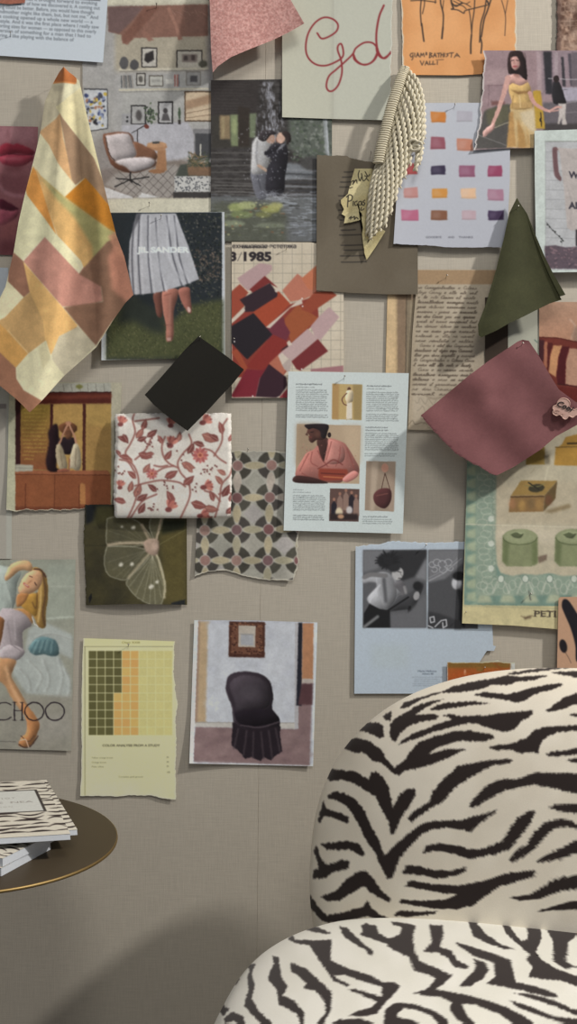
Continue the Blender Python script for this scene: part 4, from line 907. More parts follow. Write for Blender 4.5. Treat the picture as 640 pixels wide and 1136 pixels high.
# ================================================================ moth photo
def p_moth(c):
    c.form=.15
    z=Z(85,545,4.571)
    c.a[:]=c.nfield(C(54,50,34),C(66,60,36),20,3)
    c.poly(z((420,150),(560,150),(560,570),(440,570)),C(84,74,38),soft=4); c.poly(z((45,65),(190,70),(90,150),(45,170)),C(26,28,30),soft=1.5); c.poly(z((430,140),(560,140),(550,190),(430,220)),C(38,40,26),soft=2)
    c.poly(z((100,75),(190,75),(190,140),(80,180)),C(70,66,38),soft=2)
    c.poly(z((60,540),(75,515),(80,540),(65,572)),C(28,28,28)); c.poly(z((480,565),(550,548),(552,578),(480,578)),C(34,36,36),soft=.3)
    for i in range(5): c.line(z((200+i*50,570),(330+i*50,420)),C(86,78,46),.6,a=.4,soft=.4)
    c.line(z((420,270),(560,190)),C(112,106,64),.7,a=.8); c.line(z((40,275),(150,275)),C(40,38,28),.8,a=.6)
    W=C(150,146,122)
    def wing(pts,a): 
        c.poly(z(*pts),C(112,108,82),smooth=True,soft=.4,a=a); q=list(pts)+[pts[0]]; c.line(z(*q),W,.9,a=.85,smooth=True,soft=.2)
    wing([(155,140),(150,240),(165,275),(260,280),(350,270),(380,240),(330,170),(280,140),(200,130)],.35)
    wing([(155,280),(140,340),(145,390),(170,430),(240,450),(270,430),(330,370),(370,310),(330,290),(250,278)],.5)
    wing([(370,330),(330,380),(255,455),(265,490),(310,540),(390,582),(425,580),(448,500),(440,420),(420,350),(400,320)],.65)
    wing([(400,250),(420,200),(440,130),(420,120),(380,130),(370,180),(390,240)],.5)
    for b in ((180,400),(200,435),(160,360),(230,445)): c.line(z((350,300),b),W,.5,a=.4,soft=.2)
    for b in ((270,480),(300,525),(335,560),(370,575),(400,580),(430,540),(440,480)): c.line(z((385,330),b),C(172,166,136),.7,a=.5,soft=.3)
    for b in ((165,200),(170,250),(200,160),(250,150)): c.line(z((360,270),b),W,.5,a=.35,soft=.2)
    c.line(z((160,272),(240,262),(350,262)),C(168,150,122),3.0,smooth=True,soft=.5,a=.9); c.line(z((262,440),(320,370),(365,320)),C(160,146,116),2.6,smooth=True,soft=.6,a=.8); c.line(z((445,540),(446,470),(425,380),(405,320)),C(184,172,136),2.2,smooth=True,soft=.5,a=.9); c.line(z((430,130),(415,200),(400,260)),C(158,140,112),2.2,smooth=True,soft=.4); c.line(z((330,170),(365,240)),C(150,132,106),3,soft=.8,a=.8)
    c.poly(z((342,255),(375,240),(412,248),(415,300),(400,325),(370,320),(345,295)),C(158,132,112),smooth=True,soft=.8); c.ell(171.5,606,3.5,4.5,C(176,148,128),soft=1)
    for x,y,r in ((225,372,2.6),(280,370,2.4),(378,484,3.0),(408,460,2.2),(288,184,2.4),(230,180,1.6)): (px,py),=z((x,y)); c.ell(px,py,r,r*.75,C(196,190,170),rot=-35,soft=.5)
    c.grain(.06,1)
sheet('moth_photograph','dark olive photo of a pale moth below the floral cloth','picture',dict(t=[(94.5,559.5),(128,560),(207,560)],r=[(207,560),(207.5,671)],b=[(95.5,671.5),(150,670.5),(207.5,671.8)],l=[(94.5,559.5),(93,600),(94.5,640),(95.5,671.5)]),5.0,p_moth,C(60,56,36),material='glossy',seed=30,tone=(.85,.95),torn={'l':(.3,.2),'t':(.3,.3)},dfn=lambda u,v,X,Y:.006*np.sin(np.pi*u)*v**2,gain=1.0)
# ================================================================ mosaic paper
def p_mosaic(c):
    z=Z(205,485,4.571)
    c.a[:]=c.nfield(C(150,146,130),C(160,155,140),12,2)
    A=np.array([268,145.]); ex=np.array([172,-4.]); 
    def node(i,j):
        xs={-1:[103,472],0:[268,145]}
        base={0:(268,145),1:(265,308),2:(263,470),3:(262,625),4:(261,780)}[j]
        dx={0:172,1:166,2:162,3:159,4:156}[j]
        return (base[0]+i*dx, base[1]-i*(3 if j<3 else 0)+ (0))
    for j in range(-1,5):
        for i in range(-2,4):
            jj=max(0,j)
            x,y=node(i,jj); y+= (j-jj)*165
            xr,yr=node(i+1,jj); yr+=(j-jj)*165
            xd,yd=(node(i,j+1) if j<4 else (x,y+160)) if j>=0 else node(i,0)
            # dark wedge quarter circles around node
            r=74
            for k in range(4):
                a0=math.radians(45+90*k)
                for s_ in (1,):
                    t=[a0-.50,a0-.2,a0+.2,a0+.50]
                    pts=[(x+22*math.cos(a0-.5),y+22*math.sin(a0-.5))]+[(x+r*math.cos(q),y+r*math.sin(q)*.98) for q in t]+[(x+22*math.cos(a0+.5),y+22*math.sin(a0+.5))]
                    c.poly(z(*pts),[C(62,58,48),C(74,70,58),C(68,62,56)][(i+j+k)%3],soft=.15)
            tan=[C(160,146,110),C(168,152,114),C(154,144,112)][(i*2+j)%3]
            L=math.hypot(xr-x,yr-y); 
            for (p,q,hw) in (((x,y),(xr,yr),21),((x,y),(xd,yd),22)):
                m=((p[0]+q[0])/2,(p[1]+q[1])/2); (mx,my),=z(m); ln=math.hypot(q[0]-p[0],q[1]-p[1])/2-30; an=math.degrees(math.atan2(q[1]-p[1],q[0]-p[0]))
                t=np.linspace(0,2*np.pi,25)[:-1]; X=ln/4.571*np.sign(np.cos(t))*np.abs(np.cos(t))**.9; Y=hw/4.571*np.sign(np.sin(t))*np.abs(np.sin(t))**1.35
                ra=math.radians(an); pts=np.c_[mx+X*math.cos(ra)-Y*math.sin(ra),my+X*math.sin(ra)+Y*math.cos(ra)]
                cc=tan if c.rng.random()>.15 else C(172,156,138)
                c.poly(pts,C(172,166,148)); c.poly(mx+0*pts if False else np.c_[mx+(pts[:,0]-mx)*.93,my+(pts[:,1]-my)*.9],cc,soft=.2)
            (px,py),=z((x,y)); c.ell(px,py,6.4,6.4,C(166,158,144)); c.ell(px,py,5.6,5.6,[C(132,92,84),C(150,112,98),C(118,72,70),C(146,104,92),C(112,78,78)][(i*3+j*2)%5],soft=.2)
            # diamond
            cx_,cy_=(x+xr)/2,(y+yd)/2; q=52
            (qx,qy)=(cx_,cy_); P_=z((qx,qy-q),(qx+q,qy),(qx,qy+q),(qx-q,qy)); c.poly(P_,[C(142,138,122),C(150,144,128),C(158,150,142)][(i+2*j)%3],soft=.3)
    n=vnoise(c.h,c.w,14*3,c.rng)[...,None]; c.a*=(.9+.2*n); c.grain(.06,1)
sheet('mosaic_paper','torn printed paper of stone mosaic circles and petals','paper',dict(t=[(232,499.5),(275,500),(317,501),(340,501)],r=[(340,501),(336,560),(331.5,590),(329,610),(332,622),(328,636),(325,644)],b=[(216,639.5),(232,634),(250,632.5),(270,638),(292,643),(325,644)],l=[(232,499.5),(219,560),(216,639.5)]),3.5,p_mosaic,C(154,150,134),seed=31,tone=(.72,.97),torn={'b':(.3,.3),'r':(.5,.4),'t':(.3,.3)},border=(C(176,170,154),1.3),curl=(0,0,3,1))
# ================================================================ shoe advert
def p_choo(c):
    c.form=.27
    z=Z(0,605,4.733)
    c.a[:]=c.grad((50,620),(50,832),C(136,138,122),C(138,134,118))
    c.poly(z((250,100),(390,100),(385,380),(240,400)),C(142,146,130),soft=2); c.line(z((250,215),(390,215)),C(156,158,142),1.2,soft=.5); c.line(z((240,385),(385,375)),C(162,166,150),2,soft=.8)
    c.poly(z((150,440),(230,400),(380,470),(380,600),(300,560),(370,700),(370,800),(140,780),(70,680),(60,620),(130,560)),C(154,158,150),soft=1.5)
    for a in (((140,600),(210,680),(180,760)),((220,600),(250,700),(230,770)),((300,590),(320,690),(300,780)),((180,480),(260,460),(370,490)),((90,640),(140,700),(150,760)),((330,640),(360,720),(350,790))): c.line(z(*a),C(170,174,166),2.2,smooth=True,soft=.9,a=.8); c.line(z(*[(x+14,y+6) for x,y in a]),C(130,130,122),1.2,smooth=True,soft=.8,a=.6)
    c.poly(z((0,800),(380,790),(380,1080),(0,1080)),C(134,128,114),soft=3,a=.7); c.poly(z((150,900),(370,880),(370,1000),(220,1040)),C(146,140,128),soft=4,a=.6)
    # teal cloth
    c.poly(z((150,540),(190,490),(240,480),(295,505),(308,570),(270,582),(230,572),(180,575)),C(84,112,114),smooth=True,soft=.5)
    for k in range(9): c.line(z((160+k*15,560+8*math.sin(k)),(190+k*12,500+6*math.cos(k*2))),[C(60,86,92),C(120,144,142)][k%2],1.0,soft=.3,a=.7)
    # white ruffled sleeve / body
    c.poly(z((-40,130),(30,110),(110,140),(90,200),(80,300),(40,380),(0,400),(-40,380)),C(150,158,148),soft=1,smooth=True)
    for k in range(5): c.line(z((-10+k*8,130+k*12),(20+k*10,240+k*20),(10,360)),C(172,180,168),1.5,smooth=True,soft=.6,a=.6)
    S=C(184,136,84)
    c.poly(z((25,165),(50,110),(100,82),(150,82),(172,115),(160,135),(110,130),(70,160),(35,185)),C(192,146,100),smooth=True,soft=.4)
    c.poly(z((60,340),(110,330),(160,350),(170,410),(120,400),(70,360)),C(176,120,64),smooth=True,soft=.6)
    c.poly(z((0,350),(40,330),(95,340),(140,370),(165,420),(120,455),(120,545),(95,600),(0,600),(-20,500)),C(150,138,138),smooth=True,soft=.5)
    c.poly(z((0,550),(60,520),(130,555),(90,600),(0,605)),C(158,146,146),smooth=True,soft=.4); c.line(z((60,520),(110,555)),C(120,108,110),.9,soft=.3); c.line(z((40,400),(60,520)),C(126,114,116),1.2,soft=.5); c.line(z((75,380),(80,500)),C(168,156,156),1.4,soft=.6)
    c.poly(z((-30,380),(18,385),(20,420),(0,520),(-30,540)),C(140,90,52),smooth=True,soft=.4)
    # hair
    c.poly(z((170,125),(215,125),(245,170),(252,270),(240,350),(238,430),(200,425),(180,380),(160,340),(120,300),(150,260),(200,240)),C(150,112,54),smooth=True,soft=.4)
    c.poly(z((120,265),(190,250),(200,300),(190,370),(150,350),(105,310)),C(168,122,48),smooth=True,soft=.6)
    c.line(z((225,150),(240,250),(225,350),(235,420)),C(76,52,36),2.0,smooth=True,soft=.5,a=.8); c.line(z((215,190),(212,300),(200,400)),C(206,170,98),1.6,smooth=True,soft=.5,a=.9); c.line(z((195,250),(190,330),(170,300)),C(96,66,36),1.4,smooth=True,soft=.4,a=.8); c.line(z((180,126),(215,130),(240,165)),C(70,46,38),1.8,smooth=True,soft=.3)
    c.poly(z((100,215),(130,160),(175,130),(212,140),(222,180),(205,225),(170,248),(120,262),(98,240)),C(198,146,104),smooth=True,soft=.4)
    c.poly(z((90,260),(130,250),(150,262),(120,310),(88,320)),C(164,108,60),smooth=True,soft=.6)
    c.line(z((155,160),(170,168)),C(80,52,44),1.0); c.line(z((182,195),(192,210)),C(80,52,44),1.2); c.line(z((165,185),(150,198)),C(164,104,72),1.0,soft=.3); c.line(z((125,200),(150,218)),C(170,74,66),1.7,soft=.2); c.line(z((130,204),(146,213)),C(210,190,176),.7)
    c.line(z((168,375),(182,415),(200,425)),C(196,190,180),1.0)
    # legs
    c.poly(z((-30,600),(80,600),(70,650),(60,690),(100,760),(140,830),(160,880),(120,880),(60,800),(20,730),(-30,690)),C(170,122,80),smooth=True,soft=.5)
    c.line(z((30,640),(60,740),(120,850)),C(204,156,110),3.5,smooth=True,soft=1.3,a=.8)
    c.poly(z((110,830),(160,860),(205,930),(200,975),(170,1040),(130,1060),(98,1050),(110,1010),(135,985),(140,930)),C(170,112,66),smooth=True,soft=.4)
    c.line(z((110,1000),(150,1030),(180,1000)),C(84,58,42),1.0,smooth=True); c.line(z((100,1045),(130,1062),(165,1050),(200,1000)),C(70,46,36),1.4,smooth=True); c.line(z((105,1025),(135,1020),(150,1060)),C(206,170,140),1.1,smooth=True)
    K=C(34,26,32)
    # lettering  (J I M M Y) CHOO
    c.line(z((58,838),(35,826),(5,828),(-25,850),(-35,875),(-20,905),(10,917),(40,912),(58,902)),K,1.2,smooth=True)
    for x in (76,116): c.line(z((x,824),(x,918)),K,1.5,)
    c.line(z((76,868),(116,868)),K,.9); 
    for x in (66,106): c.line(z((x,825),(x+20,825)),K,.6); c.line(z((x,918),(x+20,918)),K,.6)
    for x in (180,288):
        t=np.linspace(0,2*np.pi,40); (px,py),=z((x,872)); c.line(np.c_[px+10.4*np.cos(t),py+10.0*np.sin(t)],K,1.4)
    c.line(z((-30,1029),(85,1031)),C(80,74,70),.6)
    c.grain(.03,1)
sheet('shoe_advert','fashion advert of a reclining blonde woman lettered CHOO','picture',[(-45,622),(83.8,620.5),(79.3,833),(-45,829.5)],3.5,p_choo,C(138,138,122),material='glossy',seed=32,tone=(.86,.97),curl=(0,0,1,0))
# ================================================================ colour analysis chart
def p_chart(c):
    z=Z(80,695,4.923); K=C(96,92,62)
    c.a[:]=c.nfield(C(196,188,134),C(206,198,144),30,2); 
    c.rect(92,716.5,198,870,C(192,188,140),soft=3,a=.7); c.rect(90,700,95,890,C(188,182,140),a=.8); c.rect(92,706,196,716,C(206,198,130),a=.6,soft=1)
    x0,y0,x1,y1=98,721.8,191.3,815.8; nx,ny=10.1,10.1
    for i in range(10):
        for j in range(10):
            a=x0+i*9.32; b=y0+j*9.4
            col=C(88,84,46) if (i<4 and j<5) or i<3 else (C(212,152,78) if i<6 else C(186,180,104))
            if i>=6: col=C(188,178,110)
            r=c.rng.uniform(.985,1.015) if i>=6 else c.rng.uniform(.95,1.04); c.rect(a+.35,b+.35,a+9.0,b+9.1,np.clip(col*r,0,1))
    for i in range(11): c.line([(x0+i*9.32,y0),(x0+i*9.32,y1)],C(204,196,138) if i<6 else C(198,190,128),.5,a=.6)
    for k in range(40): c.line([(x0+56+k*.95,y0),(x0+56+k*.95,y1)],C(172,168,100),.3,a=.25)
    c.line([(92.5,717.3),(193,717.3)],K,.6,a=.8); c.line([(94.2,717.3),(94.2,884)],K,.7,a=.8)
    c.text('Chart XXIII',135,713.8,3.1,C(100,94,50),width=20,bold=.01)
    c.text('COLOR ANALYSIS FROM A STUDY',113.5,828.2,3.5,C(84,80,60),bold=.035,width=64,a=.95)
    for t,y,w in (('Yellow orange brown',841.5,24),('Orange brown',846.6,16.5),('Pale olive',851.4,13.5)): c.text(t,101.5,y,2.6,C(84,80,60),width=w,a=.85,bold=.01)
    for t,y in (('35','841.0'),('30','846.2'),('35','851.0'),('100','857.6')): c.text(t,184.5,float(y),2.8,C(84,80,60),a=.9,bold=.01)
    c.text('Complete gold ground',131.5,862.6,2.5,C(84,80,60),width=27,a=.85,bold=.01)
    c.grain(.02,1)
sheet('colour_chart','yellow paper chart of green, orange and yellow squares','paper',dict(t=[(92.5,708),(140,709.5),(194,711.5)],r=[(194,711.5),(193,745),(195,770),(197,778),(194.5,800),(195.3,840),(195,887)],b=[(88.8,883),(110,883.6),(150,882.8),(168,883),(180,886.5),(195,887.5)],l=[(92.5,708),(90.5,770),(90.5,860),(89,872),(88.8,883)]),3.0,p_chart,C(200,192,138),seed=33,tone=(.86,.99),torn={'r':(.35,.4),'b':(.2,.4),'l':(.15,.2)},border=(C(206,200,158),1.2),curl=(0,0,2,1),gain=1.0)
# ================================================================ slipper chair photo
def p_chair(c):
    c.form=.3
    z=Z(180,660,2.667)
    c.a[:]=C(186,190,192)
    c.rect(219,687,346.5,847,C(168,170,176))
    c.poly(z((105,78),(140,78),(130,380),(95,380)),C(170,142,104),soft=1); c.poly(z((100,78),(112,78),(104,380),(95,380)),C(148,118,96),soft=.5)
    c.poly(z((135,85),(395,85),(395,375),(130,375)),C(174,176,180),soft=1)
    for _ in range(60): x,y=c.rng.uniform(232,326),c.rng.uniform(695,795); c.ell(x,y,6,4,[C(182,184,188),C(164,166,174)][c.rng.integers(2)],rot=c.rng.uniform(0,180),soft=2,a=.4)
    c.poly(z((98,390),(400,396),(400,320),(442,320),(436,505),(85,492)),C(124,98,96),soft=.8)
    for _ in range(60): x,y=c.rng.uniform(217,344),c.rng.uniform(808,846); c.ell(x,y,7,2.2,[C(138,112,108),C(108,84,84)][c.rng.integers(2)],rot=c.rng.uniform(-15,15),soft=1.6,a=.5)
    c.poly(z((98,376),(395,378),(395,396),(98,390)),C(172,166,156),soft=.3); c.line(z((98,377),(395,379)),C(130,122,112),.6)
    c.poly(z((393,82),(408,82),(402,396),(391,396)),C(160,156,156)); c.poly(z((403,82),(415,82),(412,328),(396,328)),C(34,34,42),soft=.3)
    c.poly(z((415,84),(448,84),(446,262),(413,262)),C(168,112,74),soft=.4); c.poly(z((413,248),(446,248),(446,262),(413,262)),C(166,152,140)); c.poly(z((412,262),(446,262),(444,325),(402,325)),C(82,52,54),soft=.6)
    # frame
    c.poly(z((198,78),(304,80),(303,186),(196,184)),C(74,42,32),soft=.2); c.poly(z((206,84),(296,86),(295,176),(204,174)),C(104,64,46)); 
    for _ in range(130):
        t=c.rng.uniform(0,1); sd=c.rng.integers(4); X,Y=[(200+t*100,90),(200+t*100,168),(212,84+t*95),(290,84+t*95)][sd]; (px,py),=z((X+c.rng.normal(0,4),Y+c.rng.normal(0,4))); c.ell(px,py,1.0,.7,[C(52,28,24),C(134,86,58),C(84,48,36)][c.rng.integers(3)])
    c.poly(z((226,90),(276,92),(275,155),(225,153)),C(166,154,138)); c.poly(z((232,114),(270,116),(270,150),(232,148)),C(150,150,152),soft=.4); c.line(z((232,116),(270,118)),C(120,112,100),.6)
    # chair
    K=C(44,36,42)
    c.poly(z((188,265),(198,238),(235,226),(285,232),(318,255),(328,300),(325,335),(345,365),(348,385),(340,408),(240,412),(212,380),(205,330),(190,290)),K,smooth=True,soft=.3)
    c.poly(z((200,262),(235,238),(285,244),(312,270),(318,320),(290,340),(230,345),(212,310)),C(60,52,58),smooth=True,soft=1.2); c.ell(276,768,11,9,C(78,70,76),soft=3,a=.6)
    c.poly(z((212,352),(250,338),(320,340),(345,372),(300,385),(240,388)),C(30,24,30),smooth=True,soft=.8); c.line(z((232,385),(290,392),(345,375)),C(72,60,66),1.5,smooth=True,soft=.3)
    c.poly(z((208,375),(240,398),(345,390),(355,462),(330,480),(322,490),(300,480),(290,492),(265,480),(245,485),(225,460),(204,445)),C(36,28,34),soft=.3)
    for a,b in (((225,395),(212,455)),((250,402),(240,475)),((270,405),(268,482)),((292,405),(300,485)),((315,402),(325,482)),((335,395),(348,462))): c.line(z(a,b),C(70,58,62),1.6,soft=.5,a=.8)
    c.line(z((190,285),(206,330),(214,372)),C(88,78,84),.9,smooth=True,a=.7,soft=.2)
    c.poly([(216,688),(220,688),(214.5,848),(210,848)],C(190,194,198))
    c.grain(.03,1)
sheet('chair_photograph','photo of a dark skirted slipper chair beneath a framed mirror','picture',dict(t=[(215.5,688),(280,688.3),(352.2,690.5)],r=[(352.2,690.5),(347.3,850)],b=[(210,847),(280,848.5),(347.3,850)],l=[(215.5,688),(210,847)]),3.5,p_chair,C(186,190,192),material='glossy',seed=34,tone=(.8,.98),curl=(0,0,2,7))
# ================================================================ black and white photo page
def p_bw(c):
    c.form=.27
    z=Z(385,590,4.414)
    c.a[:]=c.grad((400,600),(540,770),C(166,176,184),C(158,168,176)); c.rect(412,715,453,741,C(158,168,168),soft=4,a=.5)
    c.poly(z((78,88),(390,88),(388,470),(76,470)),C(82,82,84)); c.clip=None
    c.poly(z((210,92),(390,88),(388,130),(330,220),(270,240),(215,180)),C(44,44,46),soft=1); c.poly(z((390,120),(390,240),(335,225)),C(112,112,114),soft=1.5)
    c.poly(z((78,90),(210,90),(150,180),(78,200)),C(104,104,106),soft=1.5)
    c.ell(430,622,12,9,C(36,36,38),soft=1)
    for k in range(60):
        a=c.rng.uniform(0,6.28); r=c.rng.uniform(8,16); c.line([(431+6*math.cos(a),622+5*math.sin(a)),(431+r*math.cos(a),621+r*.75*math.sin(a))],C(32,32,34),.9,a=.8)
    c.ell(441,636.5,6.2,7.5,C(160,158,156),rot=25,soft=.4); c.ell(437.5,630,6.5,4.5,C(40,40,42),rot=-10,soft=.5); c.line([(441,634),(445,635)],C(60,60,60),.9); c.line([(442,641.5),(445,641.5)],C(70,66,66),1.0); c.line([(444,636),(446,639)],C(110,108,106),.7)
    c.poly(z((78,225),(110,205),(150,210),(200,205),(250,250),(285,270),(290,300),(250,310),(200,370),(150,378),(110,350),(100,320),(150,260),(120,245),(78,250)),C(150,150,152),smooth=True,soft=.5)
    c.poly(z((140,215),(200,200),(235,250),(240,320),(200,375),(170,350)),C(128,128,130),smooth=True,soft=1); c.line(z((180,230),(190,340)),C(66,66,68),3.5,soft=1,a=.8); c.line(z((85,222),(120,210),(190,215)),C(108,106,106),5,smooth=True,soft=.4); c.line(z((160,260),(120,320),(110,345)),C(186,186,188),1.6,smooth=True,soft=.6)
    c.poly(z((225,255),(270,240),(298,300),(310,360),(290,370),(262,300)),C(90,88,90),smooth=True,soft=.4); c.line(z((280,270),(300,340),(312,370)),C(126,124,124),3.0,smooth=True,soft=.3)
    c.poly(z((245,330),(310,290),(340,250),(375,260),(345,340),(325,395),(300,380),(205,390),(200,380)),C(56,56,58),smooth=True,soft=.6); c.line(z((200,385),(300,320)),C(26,26,28),2.0); c.ell(462,661,3.4,5,C(140,138,138),rot=15,soft=.4); c.ell(463,650,5,5,C(30,30,32),soft=.8)
    c.poly(z((300,365),(312,362),(318,385),(305,395)),C(24,24,26)); c.line(z((300,375),(300,405)),C(30,30,30),1.2)
    c.poly(z((80,470),(82,400),(110,352),(160,378),(210,385),(214,470)),C(26,26,28),soft=.4); c.line(z((85,465),(150,415)),C(110,110,110),3.2,soft=.8)
    c.poly(z((214,400),(300,395),(388,300),(388,470),(214,470)),C(92,92,94),soft=1.5)
    # right photo
    c.poly(z((398,88),(640,86),(640,475),(396,473)),C(70,70,72)); c.poly(z((398,88),(575,88),(570,150),(480,230),(398,250)),C(104,104,106),soft=1)
    for k,(x,y,r) in enumerate(((416,160,15),(440,150,18),(466,158,20),(495,150,18),(428,185,14),(470,185,18),(505,178,14))):
        (px,py),=z((x,y)); t=np.linspace(0,5.2,20)+k; c.line(np.c_[px+r/4.4*np.cos(t),py+r/5*np.sin(t)],C(160,160,162),.9,a=.8)
    c.line(z((400,240),(470,205),(560,130)),C(148,148,150),1.0,soft=.2); c.line(z((400,225),(470,190),(540,130)),C(130,130,132),.7)
    c.ell(506.5,647,5.5,7,C(176,176,178),soft=.6); c.ell(509,639,7,5,C(26,26,28),soft=.8); c.poly(z((540,280),(575,290),(575,470),(545,440),(550,360)),C(22,22,24),soft=.8)
    c.poly(z((398,390),(450,400),(560,440),(560,475),(396,473)),C(50,50,52),soft=1)
    for q in (((405,420),(425,415),(428,440),(410,445),(405,420)),((430,465),(460,435),(485,430),(488,460),(470,470),(468,445)),((398,460),(420,470))): c.line(z(*q),C(170,170,172),1.3)
    c.rect(505,650,516,697,C(60,60,62),soft=2,a=.4)
    c.text('Maria Halkous',463.2,745.4,2.7,C(88,98,112),bold=.03,width=21); c.text('Athens 88',468.2,748.4,2.6,C(88,98,112),bold=.03,width=12.5)
    c.block(456.5,752.0,491.5,5,2.35,2.2,C(106,116,128),a=.8,w=.8,center=True)
    c.grain(.03,1)
sheet('photo_page','pale page with two black and white photos of a performer','paper',dict(t=[(394.5,606),(420,603),(434,600),(470,601.5),(545,601)],r=[(545,601),(546,690),(547,716),(550,717),(548,722),(540,722),(533,733),(527,742),(522,770)],b=[(393,769.5),(460,770.5),(522,772)],l=[(394.5,606),(393,769.5)]),4.5,p_bw,C(162,172,180),seed=35,step=.55,torn={'t':(.3,.3)},border=(C(182,190,196),1.0))
# ================================================================ small orange photo
def p_orange(c):
    c.a[:]=C(176,176,168); c.rect(496.5,734.8,566,800,C(156,78,30)); c.rect(496.5,734.8,566,741,C(118,84,34),soft=1); c.rect(496,760,566,800,C(172,84,30),soft=3)
    c.ell(515.8,746,1.1,3.2,C(226,190,150),soft=.3); c.ell(532,743,4,2,C(120,86,34),soft=.8); c.line([(548,736),(560,745)],C(136,66,26),1.2,soft=.5); c.poly([(498,750),(512,742),(530,752),(548,746),(566,756),(566,800),(498,800)],C(160,70,26),soft=2,a=.7); c.grain(.05,1)
sheet('orange_photograph','small orange photo with white border tucked behind the armchair','picture',dict(t=[(496,734.5),(530,734.8),(548,733.6),(552,732),(556,734.5),(571,735.2)],r=[(571,735.2),(571,800)],b=[(496,800),(571,800)],l=[(496,734.5),(496,800)]),9.0,p_orange,C(176,176,168),seed=36,material='glossy',torn={'t':(.2,.0)},border=(C(176,176,150),1.0))
